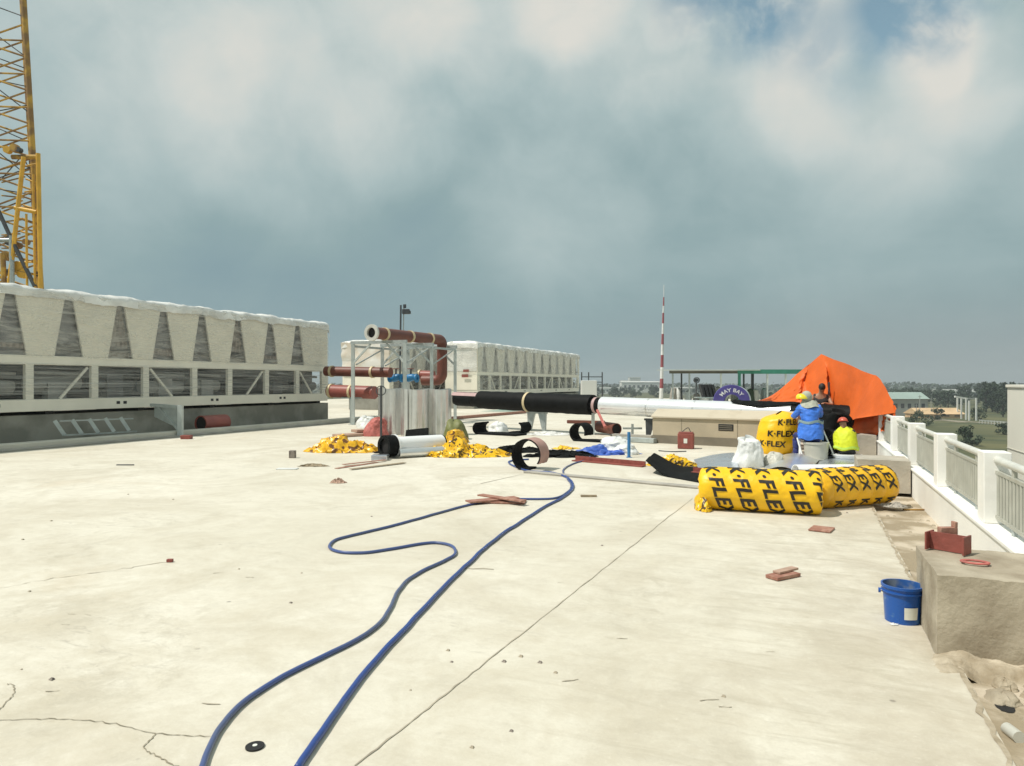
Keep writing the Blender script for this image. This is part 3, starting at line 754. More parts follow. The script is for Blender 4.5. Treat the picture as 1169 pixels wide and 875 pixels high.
chiller(-24.2, Y2a - 4, Y2b - 4, 'tan film-wrapped chiller end seen behind the steel pipe rack', 'wrapped chillers on the roof',
        [Y2a - 4 + (Y2b - Y2a) * (k + .6) / n2 for k in range(n2)], [Y2a - 4 + .2 + (Y2b - Y2a - .4) * k / n2 for k in range(n2 + 1)], tan=True, width=3.6, seed=9, heavy=True)
# notices on the white end of chiller 2
for i, (px0, px1, py0, py1, mt) in enumerate([(527, 535, 422.5, 425.5, 'redsteel'), (525, 534, 428, 431.5, 'redsteel')]):
    d = 46.3; p0, p1 = PT(px0, py1, d), PT(px1, py0, d)
    yy = Y2a - 0.16
    mb = MB(); mb.box(p0.x, p1.x, yy, yy + .01, p0.z, p1.z)
    ch = [o for o in bpy.data.objects if o.name.startswith('chiller') and 'white labelled' in o.get('label', '')][0]
    mb.build('notice', mt, [o for o in bpy.data.objects if o.parent == ch and o.name.startswith('end_cabinet')][0])
# concrete plinths under the chillers (walls in shade)
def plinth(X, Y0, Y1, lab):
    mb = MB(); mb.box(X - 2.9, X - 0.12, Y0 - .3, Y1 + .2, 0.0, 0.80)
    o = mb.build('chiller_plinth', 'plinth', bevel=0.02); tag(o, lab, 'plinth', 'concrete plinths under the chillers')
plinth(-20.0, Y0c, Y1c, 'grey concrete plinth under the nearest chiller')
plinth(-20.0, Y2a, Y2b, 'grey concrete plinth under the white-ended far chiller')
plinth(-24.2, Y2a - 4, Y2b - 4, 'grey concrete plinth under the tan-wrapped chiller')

# things standing between plinth and kerb
base = W(120, 19.9)
t = thing('ladder_frame', 'grey steel ladder frame lying on its side against the chiller plinth', 'ladder', (-19.3, yq(118, -19.3), 0))
ya, yb = yq(74, -19.3), yq(158, -19.3)
for z in (0.22, 0.62):
    mb = MB(); mb.bar((-19.3 - z * .4, ya, z), (-19.3 - z * .4, yb, z - .04), 0.06, 0.04); mb.build('side_rail', 'galv', t)
for k in range(5):
    y = ya + (yb - ya) * (k + .1) / 4.6
    mb = MB(); mb.bar((-19.38, y, 0.22), (-19.54, y - .18, 0.64), 0.05, 0.10); mb.build('rung', 'galvgreen', t)
t = thing('steel_bracket', 'pale green steel bracket frame standing at the kerb in front of the nearest chiller', 'bracket', G(205, 503))
b0 = Vector((KX + 0.12, yq(206, KX + .12), 0)); 
mb = MB(); mb.bar(b0, b0 + Vector((0, 0, 0.98)), 0.14, 0.14); mb.build('post', 'galvgreen', t)
b1 = Vector((-19.75, yq(173, -19.75) , 0.98))
mb = MB(); mb.bar(b0 + Vector((0, 0, 0.94)), b1, 0.12, 0.10); mb.build('top_arm', 'galvgreen', t)
mb = MB(); mb.bar(b0 + Vector((0, 0, 0.15)), b0.lerp(b1, .75) + Vector((0, 0, 0.2)), 0.07, 0.07); mb.build('diagonal', 'galvgreen', t)
mb = MB(); q = b0.lerp(b1, .05); q2 = b0.lerp(b1, .9)
mb.hexa([(q.x, q.y, .25), (q.x + .01, q.y + .02, .25), (q2.x + .01, q2.y + .02, .60), (q2.x, q2.y, .6), (q.x, q.y, .9), (q.x + .01, q.y + .02, .9), (q2.x + .01, q2.y + .02, .93), (q2.x, q2.y, .93)])
mb.build('gusset_plate', 'galvgreen', t)
def pipe_stub(p0, p1, r, name, label, m_out, group=None, cat='pipe'):
    t = thing(name, label, cat, Vector(p0) - Vector((0, 0, r)), 0, group)
    p0, p1 = Vector(p0), Vector(p1)
    mb = MB(); mb.ring(p0, p1, r, r * 0.86, 28); mb.build('pipe_shell', m_out, t, smooth=True)
    mb = MB(); u = (p1 - p0).normalized(); mb.cyl(p0 + u * 0.04, p1 - u * 0.04, r * 0.855, n=24); mb.build('bore', 'blackhole', t, smooth=True)
    return t
yA, yB = yq(229, -19.2), yq(257, -19.2)
pipe_stub((-19.2, yA, 0.30), (-19.2, yB, 0.30), 0.28, 'pipe_offcut', 'dark red pipe offcut lying between the kerb and the chiller plinth', 'redpipe', 'red oxide pipe offcuts')
def chunk(p, s, name, label, m, cat, group=None, sz=None, seed=0, rot=None):
    mb = MB(); u = rot or Vector((CA, SA, 0)); mb.obox(p, u, s[0], s[1], 0.002, s[2])
    o = mb.build(name, m, bevel=min(s) * 0.12); return tag(o, label, cat, group)
chunk(G(213, 502), (0.30, 0.2, 0.12), 'steel_offcut', 'small rusty steel offcut at the foot of the bracket frame', 'redsteel', 'steel offcut')

# ------------------------------------------------------------------ pipe rack
RH = 3.40
F1L = W(403, 28.6)
rk = thing('pipe_rack', 'galvanised steel portal rack carrying the flanged red pipe', 'pipe rack', F1L + Vector((1.3, 2.2, 0)))
Xv, Yv = Vector((1, 0, 0)), Vector((0, 1, 0))
span = 2.45
for k in range(3):
    L0 = F1L + Yv * 2.15 * k; R0 = L0 + Xv * span
    for p in (L0, R0):
        mb = MB(); mb.bar(p, p + Vector((0, 0, RH - 0.12)), 0.13, 0.13); mb.build('post', 'galvgreen', rk)
        mb = MB(); mb.obox(p, Xv, 0.26, 0.26, 0.001, 0.02); mb.build('base_plate', 'galv', rk)
    mb = MB(); mb.bar(L0 + Vector((-.08, 0, RH - 0.06)), R0 + Vector((.08, 0, RH - .06)), 0.12, 0.12); mb.build('beam', 'galv', rk)
    for s, p in ((1, L0), (-1, R0)):
        mb = MB(); mb.bar(p + Xv * s * 0.06 + Vector((0, 0.0, RH - 0.85)), p + Xv * s * 0.85 + Vector((0, 0.0, RH - 0.13)), 0.07, 0.07); mb.build('knee_brace', 'galvgreen', rk)
for s in (0, 1):
    p = F1L + Xv * span * s
    mb = MB(); mb.bar(p + Vector((0, 0.07, RH - 0.2)), p + Vector((0, 4.23, RH - 0.2)), 0.07, 0.09); mb.build('tie_beam', 'galv', rk)
    for k in (0, 1):
        mb = MB(); mb.bar(p + Vector((0.08 - .16 * s, 2.15 * k + .1, RH - .95)), p + Vector((0.08 - .16 * s, 2.15 * (k + 1) - .1, RH - .25)), 0.04, 0.05); mb.build('cross_brace', 'galv', rk)
# red pipe on top
PR = 0.235
a0 = PT(424, 381.3, 27.2); a0.z = RH + PR + 0.02; a1 = W(501, 31.6, a0.z)
tp = thing('flanged_pipe', 'dark red flanged pipe lying on top of the steel rack', 'pipe', a0 - Vector((0, 0, PR)))
u = (a1 - a0).normalized()
mb = MB(); mb.ring(a0, a1, PR, PR * 0.88, 32); ps_ = mb.build('pipe_shell', 'rustpipe', tp, smooth=True)
mb = MB(); mb.cyl(a0 + u * 0.09, a1 - u * .1, PR * 0.86); mb.build('bore', 'blackhole', tp, smooth=True)
mb = MB(); mb.ring(a0 - u * 0.03, a0 + u * 0.07, PR + 0.09, PR * .85, 32); mb.build('flange', 'flange', ps_, smooth=True)
for q in (0.17, 0.53, 0.84):
    mb = MB(); mb.ring(a0.lerp(a1, q) - u * 0.06, a0.lerp(a1, q) + u * 0.06, PR + 0.025, PR - 0.01, 32); mb.build('coupling_ring', 'ring', tp, smooth=True)
# elbow at the far end dropping down
pts = [a1 - u * .02]
for k in range(1, 9):
    an = pi / 2 * k / 8; pts.append(a1 + u * 0.28 * sin(an) + Vector((0, 0, -0.28 * (1 - cos(an)))))
pts.append(pts[-1] + Vector((0, 0, -1.25)))
e0 = pts[-1]
for k in range(1, 7):
    an = pi / 2 * k / 6; pts.append(e0 + Vector((-0.3 * (1 - cos(an)), 0, -0.3 * sin(an))))
pts.append(pts[-1] + Vector((-0.7, 0, 0)))
mb = MB(); mb.tube(pts, PR * 1.0, 20); mb.build('elbow', 'rustpipe', tp, smooth=True)

def pipe_run(label, pts, r, m, rings, name='steel_pipe', group=None):
    t = thing(name, label, 'pipe', Vector(pts[0]) - Vector((0, 0, r)), 0, group)
    mb = MB(); mb.tube(pts, r, 22); mb.build('pipe_shell', m, t, smooth=True)
    for q in rings:
        a, b = Vector(pts[0]), Vector(pts[-1]); c = a.lerp(b, q); uu = (b - a).normalized()
        mb = MB(); mb.ring(c - uu * .05, c + uu * .05, r + 0.035, r - 0.01, 26); mb.build('coupling_ring', 'ring', t, smooth=True)
    return t
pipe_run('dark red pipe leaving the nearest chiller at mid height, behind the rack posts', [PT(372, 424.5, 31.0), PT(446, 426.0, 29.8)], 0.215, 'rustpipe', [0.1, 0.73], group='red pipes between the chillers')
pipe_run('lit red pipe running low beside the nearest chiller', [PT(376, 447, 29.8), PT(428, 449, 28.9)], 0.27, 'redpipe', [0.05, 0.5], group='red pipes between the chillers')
pipe_run('short red pipe with blue valves behind the rack', [PT(478, 428.5, 32.5), PT(495, 429, 32.2)], 0.2, 'redpipe', [0.1], group='red pipes between the chillers')
for i, px in enumerate((452, 469)):
    c = PT(px, 432.5, 31.0); tv = thing('gate_valve', ['blue gate valve left of the middle rack post', 'blue gate valve right of the middle rack post'][i], 'valve', c - Vector((0, 0, .3)), 0, 'blue valves on the pipework')
    mb = MB(); mb.tube(smooth_path([c + Vector((-.28, 0, -.02)), c + Vector((-.12, 0, 0)), c + Vector((.1, 0, .04)), c + Vector((.28, 0, 0))], 4), [.11, .12, .14, .16, .17, .17, .17, .16, .16, .15, .13, .12, .11], 14); mb.build('body', 'bluevalve', tv, smooth=True)
    mb = MB(); mb.ring(c + Vector((-.33, 0, 0)), c + Vector((-.27, 0, 0)), .19, .08); mb.ring(c + Vector((.27, 0, 0)), c + Vector((.33, 0, 0)), .19, .08); mb.build('flange', 'bluevalve', tv, smooth=True)
    mb = MB(); mb.cyl(c + Vector((0, 0, .1)), c + Vector((0, 0, .42)), .04, n=10); st_ = mb.build('stem', 'steeldark', tv, smooth=True)
    mb = MB(); mb.ring(c + Vector((0, 0, .40)), c + Vector((0, 0, .43)), .16, .13); mb.build('hand_wheel', 'redpipe', st_, smooth=True)
# pipe support between kerb and red pipe
tsup = thing('pipe_support', 'pale steel post holding up the low red pipe', 'pipe support', W(402, 29.2))
p = W(402, 29.2); mb = MB(); mb.bar(p, p + Vector((0, 0, 1.05)), 0.16); mb.build('post', 'galv', tsup)
mb = MB(); mb.bar(p + Vector((-.5, 0, 1.08)), p + Vector((.5, 0, 1.08)), 0.12, 0.06); mb.build('saddle', 'galv', tsup)

# floodlight mast
fm = thing('floodlight_pole', 'thin twin poles with a dark floodlight, rising behind the flanged pipe', 'floodlight', W(458, 34))
p0 = W(456, 34, 0); p1 = PT(457.6, 349, 34)
mb = MB(); mb.tube([p0, p1], 0.045, 8); mb.build('pole', 'steeldark', fm, smooth=True)
mb = MB(); mb.tube([W(458.5, 34.1, 0), PT(461, 352, 34.1)], 0.03, 8); mb.build('stay', 'galv', fm, smooth=True)
q = PT(463.5, 355.5, 34); mb = MB(); mb.obox(q, (CA, SA), 0.36, 0.26, q.z - 0.16, q.z + 0.08); mb.build('lamp_head', 'steeldark', fm, bevel=0.03)
q = PT(462, 351, 34); mb = MB(); mb.obox(q, (CA, SA), 0.14, 0.14, q.z - 0.06, q.z + 0.12); mb.build('control_box', 'steeldark', fm, bevel=0.02)
q = PT(467, 357, 34); mb = MB(); mb.obox(q, (CA, SA), 0.16, 0.2, q.z - 0.09, q.z + 0.06); mb.build('lens_hood', 'steeldark', fm, bevel=0.02)

vp_ = thing('valve_post', 'thin black valve stem with an open hand wheel before the left aluminium coil', 'valve', W(435, 22.2))
p = W(435, 22.2); mb = MB(); mb.tube([p, p + Vector((0, 0, 1.62))], .035, 10); mb.build('stem', 'steeldark', vp_, smooth=True)
q = p + Vector((0, 0, 1.46)); F0 = Vector((-SA, CA, 0)); mb = MB(); mb.ring(q - F0 * .02, q + F0 * .02, .16, .135, 24); mb.build('hand_wheel', 'steeldark', vp_, smooth=True)
# aluminium sheets standing on end
def alu_coil(px, d, r, h, label, seed):
    c = W(px, d); P = []
    n = 150; turns = 1.6
    for i in range(n + 1):
        a = -pi / 2 + A + 2 * pi * turns * i / n + seed
        rr = r * (0.78 + 0.22 * i / n) * (1 + 0.05 * sin(7 * a + seed) + 0.010 * sin(19 * a))
        P.append([Vector((c.x + cos(a) * rr, c.y + sin(a) * rr, 0.004 + h * k / 6 + (0.02 * sin(a * 2) if k == 6 else 0))) for k in range(7)])
    mb = MB(); mb.grid(P)
    o = mb.build('aluminium_coil', 'alu', smooth=True, solid=0.004, angle=80)
    return tag(o, label, 'sheet metal', 'aluminium sheets standing on end')
alu_coil(446, 23.2, 0.44, 1.52, 'left standing coil of shiny aluminium sheet, shaded', 0.3)
alu_coil(474, 22.6, 0.46, 1.50, 'middle standing coil of shiny aluminium sheet, palest of the three', 2.1)
alu_coil(501, 23.0, 0.42, 1.50, 'right standing coil of shiny aluminium sheet with dark streaks', 4.0)

# ------------------------------------------------------------------ insulated main pipe
def pl(px):
    inv = 1 / 27.5 + (px - 515) * (1 / 17.5 - 1 / 27.5) / 475
    return 1 / inv
A0 = W(515, 27.5, 1.095); A1 = W(990, 17.5, 0.83)
def on_pipe(px):
    d = pl(px); p = W(px, d, 0); tt = (p.xy - A0.xy).length / (A1.xy - A0.xy).length
    return A0.lerp(A1, tt)
ip = thing('insulated_pipe', 'long horizontal pipe, half black foam and half white cladding, across the roof', 'pipe', on_pipe(740) - Vector((0, 0, .98)))
pu = (A1 - A0).normalized()
def sleeve(pa, pb, r, m, name, lump=0.0, n=40):
    a, b = on_pipe(pa), on_pipe(pb); pts = [a.lerp(b, k / n) + Vector((0, 0, lump * fb((k * .35, 1, pa), 2))) for k in range(n + 1)]
    rs = [r * (1 + lump * fb((k * .5, 5, pa), 2)) for k in range(n + 1)]
    mb = MB(); mb.tube(pts, rs, 32); return mb.build(name, m, ip, smooth=True)
sleeve(500, 522, 0.25, 'black', 'black_sleeve', 0.03); sleeve(522, 549, 0.27, 'black', 'black_sleeve', .02)
sleeve(549, 677, 0.335, 'black', 'black_sleeve', 0.02)
sleeve(676, 688, 0.25, 'blackfoam', 'pipe_core')
sleeve(688, 906, 0.285, 'jacket', 'white_cladding', 0.0, 12)
for px in (742, 795, 850):
    a = on_pipe(px); mb = MB(); mb.ring(a - pu * 0.02, a + pu * 0.02, 0.289, 0.28, 36); mb.build('cladding_seam', 'alu', ip, smooth=True)
sleeve(906, 975, 0.30, 'black', 'black_sleeve', 0.03)
e = on_pipe(975)
pts = [e - pu * .1] + [e + pu * 0.5 * sin(an) - Vector((0, 0, 0.5 * (1 - cos(an)))) for an in [pi / 2 * k / 8 for k in range(9)]]
mb = MB(); mb.tube(pts, [0.30 * (1 + .06 * fb((k, 2, 2), 2)) for k in range(len(pts))], 28); mb.build('black_elbow', 'black', ip, smooth=True)
for (pa, pb) in ((520, 548),):
    a, b = on_pipe(pa), on_pipe(pb); n_ = pu.cross(Vector((0, 0, 1))).normalized()
    if n_.y > 0: n_ = -n_
    P = [[p + (n_ * sin(th) + Vector((0, 0, 1)) * cos(th)) * 0.285 for p in (a, a.lerp(b, .5), b)] for th in [radians(x) for x in (25, 38, 50, 62)]]
    mb = MB(); mb.grid(P); mb.build('pink_strip', 'pinkstrip', ip, smooth=True)
a = on_pipe(681); mb = MB(); mb.ring(a - pu * .05, a + pu * .05, 0.262, 0.25); mb.build('pink_highlight_ring', 'pinkstrip', ip, smooth=True)  # pink ring paints the small highlight at the black joint
a = on_pipe(604); mb = MB(); mb.ring(a - pu * .05, a + pu * .05, 0.352, 0.33); mb.build('strap', 'ring', ip, smooth=True)
# black sheet lying on the white pipe
def drape(pa, pb, w0, w1, m, name, label, cat, seed):
    P = []; n_ = pu.cross(Vector((0, 0, 1))).normalized()
    for i in range(25):
        q = i / 24; c = on_pipe(pa + (pb - pa) * q); row = []
        for j in range(9):
            th = radians(w0 + (w1 - w0) * j / 8) * (0.6 + .4 * sin(pi * min(1, q * 1.1)))
            rr = 0.335 + 0.03 * fb((q * 5, j * .4, seed))
            row.append(c + (n_ * sin(th) + Vector((0, 0, 1)) * cos(th)) * rr)
        P.append(row)
    mb = MB(); mb.grid(P); o = mb.build(name, m, smooth=True, solid=0.02); tag(o, label, cat)
drape(838, 912, -60, 55, 'blackfoam', 'foam_sheet', 'black foam sheet draped along the top of the white pipe', 'foam sheet', 2)

def trestle(px, py, lab, spread=0.35, top=None, m='galv'):
    c = G(px, py); pz = on_pipe(px); c = Vector((pz.x, pz.y, 0)); zt = (pz.z - 0.34) if top is None else top
    t = thing('pipe_trestle', lab, 'pipe support', c, 0, 'supports under the insulated pipe')
    n_ = pu.cross(Vector((0, 0, 1))).normalized(); uu = Vector((pu.x, pu.y, 0)).normalized()
    for s in (-1, 1):
        q = c + uu * s * spread
        mb = MB(); mb.hexa([q + Vector((-.05, -.06, 0.0)), q + Vector((.05, -.06, 0)), q + Vector((.05, .06, 0)), q + Vector((-.05, .06, 0)),
                            q - uu * s * .08 + Vector((-.14, -.06, zt - .05)), q - uu * s * .08 + Vector((.14, -.06, zt - .05)), q - uu * s * .08 + Vector((.14, .06, zt - .05)), q - uu * s * .08 + Vector((-.14, .06, zt - .05))])
        mb.build('leg', m, t)
    mb = MB(); mb.bar(c - uu * (spread + .1) + Vector((0, 0, zt - .02)), c + uu * (spread + .1) + Vector((0, 0, zt - .02)), 0.14, 0.06); mb.build('saddle', m, t)
trestle(613, 491, 'grey steel trestle under the black half of the long pipe', 0.33)
trestle(748, 503, 'dark steel trestle at the left end of the beige box wall', 0.25, m='steeldark')
c = on_pipe(677); mb = MB(); mb.bar((c.x, c.y, 0), (c.x, c.y, c.z - .26), 0.10); tag(mb.build('prop_post', 'galvgreen'), 'pale prop post under the joint of black and white pipe', 'prop')
c = on_pipe(687); c2 = W(691, 21.4, 0.0); mb = MB(); mb.tube([(c.x - .05, c.y - .35, c.z - .15), (c2.x, c2.y, 0.35)], 0.045, 8); tag(mb.build('orange_strap', 'redcloth', smooth=True), 'orange red strap hanging beside the prop post', 'strap')

# beige box wall in front of the pipe
bA, bB = W(745, 19.9), W(908, 17.75)
ub = (bB - bA); lb = ub.length; ub.normalize(); nbk = Vector((-ub.y, ub.x, 0))
if nbk.y < 0: nbk = -nbk
bw = thing('pipe_trench_wall', 'beige concrete box wall with a small vent in front of the white pipe', 'wall', (bA + bB) / 2)
def wbox(t0, t1, n0, n1, z0, z1, name, m, bev=0.0, z1b=None, par_=None):
    q = [bA + ub * t0 + nbk * n0, bA + ub * t1 + nbk * n0, bA + ub * t1 + nbk * n1, bA + ub * t0 + nbk * n1]
    zb_ = z1 if z1b is None else z1b
    mb = MB(); mb.hexa([p + Vector((0, 0, z0)) for p in q] + [q[0] + Vector((0, 0, z1)), q[1] + Vector((0, 0, z1)), q[2] + Vector((0, 0, zb_)), q[3] + Vector((0, 0, zb_))])
    return mb.build(name, m, par_ or bw, bevel=bev)
wbox(0, lb, 0, 0.42, 0.0, 0.72, 'wall', 'beigewall')
wbox(0, lb, -0.012, 0.0, 0.0, 0.23, 'dark_base_band', 'beigedark')  # darker beige band along the foot of the wall
wbox(-0.03, lb + .03, -0.05, 0.45, 0.722, 0.76, 'cap', 'beigecap', 0.0, 0.96)
tv0 = lb * 0.49
vent_ = wbox(tv0, tv0 + 0.40, -0.008, -0.001, 0.42, 0.60, 'vent', 'dark')
for k in range(3): wbox(tv0 + .03, tv0 + .37, -0.02, -0.010, 0.445 + .05 * k, 0.462 + .05 * k, 'vent_slat', 'beigedark', par_=vent_)
for q in (0.22, 0.62): wbox(lb * q, lb * q + 0.015, -0.004, -0.001, 0.24, 0.71, 'panel_joint', 'beigedark')

# red can and wires in front of the wall
rc = thing('red_can', 'square dark red metal can with a white mark, standing before the box wall', 'can', G(780, 514))
c = G(780, 513.5); ucan = (ub * .9 + nbk * .25).normalized()
mb = MB(); mb.obox(c + nbk * .2, ucan, 0.40, 0.34, 0.002, 0.40); rb_ = mb.build('body', 'redsteel', rc, bevel=0.02)
mb = MB(); mb.obox(c + nbk * .2, ucan, 0.36, 0.30, 0.402, 0.43); mb.build('lid', 'redsteel', rc, bevel=0.008)
mb = MB(); mb.obox(c + nbk * .2 + Vector((ucan.y, -ucan.x, 0)) * 0.172, ucan, 0.09, 0.004, 0.15, 0.27); mb.build('white_mark', 'label', rb_)
h = c + nbk * .2; mb = MB(); mb.tube(smooth_path([h + ucan * .12 + Vector((0, 0, .42)), h + ucan * .05 + Vector((0, 0, .54)), h - ucan * .1 + Vector((0, 0, .43))], 6), 0.01, 8); mb.build('handle', 'steeldark', rc, smooth=True)
mb = MB(); q = G(765, 517); mb.tube(smooth_path([q + Vector((-.3, .1, .02)), q + Vector((-.1, 0, .02)), q + Vector((.1, .05, .015)), q + Vector((.35, .25, .015))], 6), 0.012, 8); tag(mb.build('steel_wire', 'steeldark', smooth=True), 'bent dark wire lying left of the red can', 'wire')

# ------------------------------------------------------------------ orange tarp
def tarp():
    # columns: (px, ridge y, hem y, depth ridge, hem depth offset, mid depth offset, back height drop)
    C_ = [(881, 455, 462, 20.9, -.35, .00), (895, 441.5, 466, 20.6, -.75, .10), (909, 428.8, 470, 20.3, -.80, -.10), (924, 416.0, 479, 20.0, -.95, .16),
          (937.5, 405.0, 490, 19.6, -.85, -.22), (951, 410.5, 498, 18.9, -.45, .22), (966, 416.5, 505, 18.1, -.30, .08), (983, 423.0, 502, 17.2, -.12, .34),
          (999, 429.0, 498, 16.3, -.12, .02), (1005, 434.0, 494, 15.85, -.12, -.16), (1011, 443.0, 491, 15.45, .20, .14), (1017, 456, 487, 15.1, -.12, -.10), (1022, 472, 484, 14.8, -.05, .04)]
    def lerp(a, b, t): return tuple(x + (y - x) * t for x, y in zip(a, b))
    cols = []
    for k in range(len(C_) - 1):
        for m_ in range(9):
            t = m_ / 9; t2 = t * .6 + .4 * (t * t * (3 - 2 * t)); cols.append(lerp(C_[k], C_[k + 1], t2))
    cols.append(C_[-1])
    f = Vector((-SA, CA, 0)); P = []
    for ci, (px, yr, yh, d, dh, dm) in enumerate(cols):
        s_ = ci / (len(cols) - 1); row = []
        pr = PT(px, yr, d); ph = PT(px, yh, d + dh)
        # back side, hem to ridge
        pb = pr + f * 1.7 + Vector((0, 0, -(pr.z - max(.25, ph.z)) * .95))
        for k in range(10): row.append(pb.lerp(pr, k / 10))
        for k in range(37):
            q = k / 36; p = pr.lerp(ph, q)
            env = min(1, q * 5)
            p += f * (dm * 1.7 * max(0.0, sin(pi * min(1, q * 1.05))) ** .7)
            # swag creases running between the two supports
            sag = abs(((q - .62 * (1 - abs(s_ - .62) * 1.6)) * 6.5) % 1.0 - .5) - .25
            p += f * sag * .22 * env * max(0, 1 - abs(s_ - .62) * 3.2)
            cr = abs(fb((s_ * 7 + q * 1.5, q * 2.6, 3), 4)); p += f * (.20 * (cr - .25)) * env
            p += f * .075 * fb((s_ * 16 + q * 5, q * 5, 7), 4) * env
            if q > .85: p += Vector((0, 0, .10 * fb((s_ * 14, 1, 2), 3) * (q - .85) / .15))
            p += Vector((0, 0, .02 * fb((s_ * 9, 5, 1), 3)))
            row.append(p)
        P.append(row)
    mb = MB(); mb.grid(P); o = mb.build('tarpaulin', 'orange', smooth=True, angle=34)
    tag(o, 'bright orange tarpaulin draped as a tent over equipment by the railing', 'tarpaulin')
tarp()
# pole poking up in front of tarp
mb = MB(); mb.tube([PT(947, 464, 18.6), PT(946.5, 437, 18.6)], 0.022, 8); tag(mb.build('rod', 'steeldark', smooth=True), 'thin dark rod standing in front of the orange tarpaulin', 'rod')

# ------------------------------------------------------------------ crane (lattice boom beyond the building)
def crane():
    d0 = 44.0
    base = W(14, d0, LAND)
    t = thing('lattice_crane', 'yellow lattice boom crane standing beyond the chillers at the left edge', 'crane', base)
    Rv = Vector((CA, SA, 0)); Fv = Vector((-SA, CA, 0))
    # two chord planes; right chord seen from (47,318) up to (27,0)
    def chord(px0, px1, dd):
        p0 = PT(px0, 318, d0 + dd); p1 = PT(px1, 0, d0 + dd); u = p1 - p0
        lo = p0 - u * ((p0.z - (LAND + 1.5)) / u.z); hi = p0 + u * 1.45
        return lo, hi
    cs = [chord(46, 27, 0.0), chord(-6, -30, 0.0), chord(44, 25.5, 2.2), chord(-6, -30, 2.2)]
    zs = [LAND + 1.5 + 1.05 * k for k in range(36)]
    def at(c, z):
        lo, hi = c; q = (z - lo.z) / (hi.z - lo.z); return lo.lerp(hi, q)
    zs = [z for z in zs if z < cs[0][1].z]
    for i, c in enumerate(cs):
        mb = MB(); mb.tube([c[0], c[1]], 0.17, 10); mb.build('boom_chord', 'cranerust', t, smooth=True)
    n = 0
    for (a, b) in ((0, 1), (2, 3), (0, 2), (1, 3)):
        for i in range(len(zs) - 1):
            pa, pb = (at(cs[a], zs[i]), at(cs[b], zs[i + 1])) if i % 2 else (at(cs[b], zs[i]), at(cs[a], zs[i + 1]))
            if zs[i] < 2: continue
            if n < 96:
                mb = MB(); mb.tube([pa, pb], 0.060, 6); mb.build('lacing', 'cranerust', t, smooth=True); n += 1
    for i in range(16, len(zs), 2):
        mb = MB(); mb.tube([at(cs[0], zs[i]), at(cs[1], zs[i] + .1)], 0.06, 6); mb.build('cross_tube', 'cranerust', t, smooth=True)
    # yellow gantry legs
    def seg(p, q, r, m, name, dd=-1.2):
        mb = MB(); mb.tube([PT(p[0], p[1], d0 + dd), PT(q[0], q[1], d0 + dd)], r, 10); mb.build(name, m, t, smooth=True)
    seg((43.5, 176), (47, 360), 0.13, 'craneyellow', 'gantry_leg')
    seg((27, 180), (10, 330), 0.13, 'craneyellow', 'gantry_leg')
    seg((17, 238), (42, 243), 0.13, 'craneyellow', 'gantry_beam'); seg((14, 180), (44, 180), 0.15, 'cranerust', 'gantry_beam', -.6)
    seg((30, 245), (31, 330), 0.07, 'craneyellow', 'ladder_rail'); seg((22, 300), (36, 300), .05, 'craneyellow', 'ladder_rail')
    seg((-6, 232), (14, 276), 0.12, 'steeldark', 'back_stay'); seg((14, 276), (40, 328), 0.12, 'steeldark', 'back_stay'); seg((13, 270), (14, 330), 0.14, 'galv', 'back_stay')
    seg((-5, 275), (14, 275), 0.13, 'galv', 'back_stay')
    for k in range(9):
        y_ = 190 + k * 15; seg((31 - k * 1.4, y_), (45, y_ + rnd.uniform(-5, 9)), .055, 'craneyellow' if k % 2 else 'cranerust', 'rung', -.9)
        seg((2, y_ + 4), (30 - k * 1.4, y_ + rnd.uniform(-8, 8)), .045, 'cranerust', 'rung', .4)
    seg((38, 200), (40, 330), .07, 'craneyellow', 'ladder_rail'); seg((3, 290), (5, 330), .15, 'cranerust', 'gantry_leg')
    # sheave block and winch clutter
    for (px, py, r_, m) in [(17, 170, .26, 'cranerust'), (9, 172, .22, 'craneyellow'), (22, 172, .16, 'steeldark'), (12, 276, .30, 'steeldark'), (21, 281, .2, 'cranerust'), (8, 293, .3, 'cranerust'), (21, 305, .32, 'craneyellow'), (26, 313, .3, 'craneyellow'), (30, 277, .18, 'cranerust'), (6, 311, .2, 'steeldark'), (44, 314, .16, 'steeldark')]:
        c = PT(px, py, d0 - .8); mb = MB(); mb.cyl(c - Fv * .15, c + Fv * .15, r_, n=14); mb.build('sheave', m, t, smooth=True)
    for (p, q) in [((-5, 8), (28, 20)), ((-5, 40), (30, 66)), ((-5, 66), (32, 80)), ((-5, 92), (33, 100)), ((-5, 100), (34, 130)), ((-5, 128), (36, 120)), ((-5, 146), (38, 165)), ((-5, 205), (41, 190)), ((-5, 216), (42, 224)), ((0, 176), (42, 210)), ((24, 178), (42, 205)), ((24, 180), (2, 205))]:
        mb = MB(); mb.tube([PT(p[0], p[1], d0 + .6), PT(q[0], q[1], d0 + .2)], 0.035, 5); mb.build('cable', 'cable', t, smooth=True)
    # carrier far below
    b = base
    mb = MB(); mb.obox(b, Rv, 7, 3.4, LAND + 1.1, LAND + 3.6); mb.build('carrier', 'craneyellow', t, bevel=0.15)
    for s in (-1, 1):
        mb = MB(); mb.obox(b + Fv * s * 2.6, Rv, 8, 1.0, LAND, LAND + 1.3); mb.build('crawler_track', 'steeldark', t, bevel=0.3)
crane()

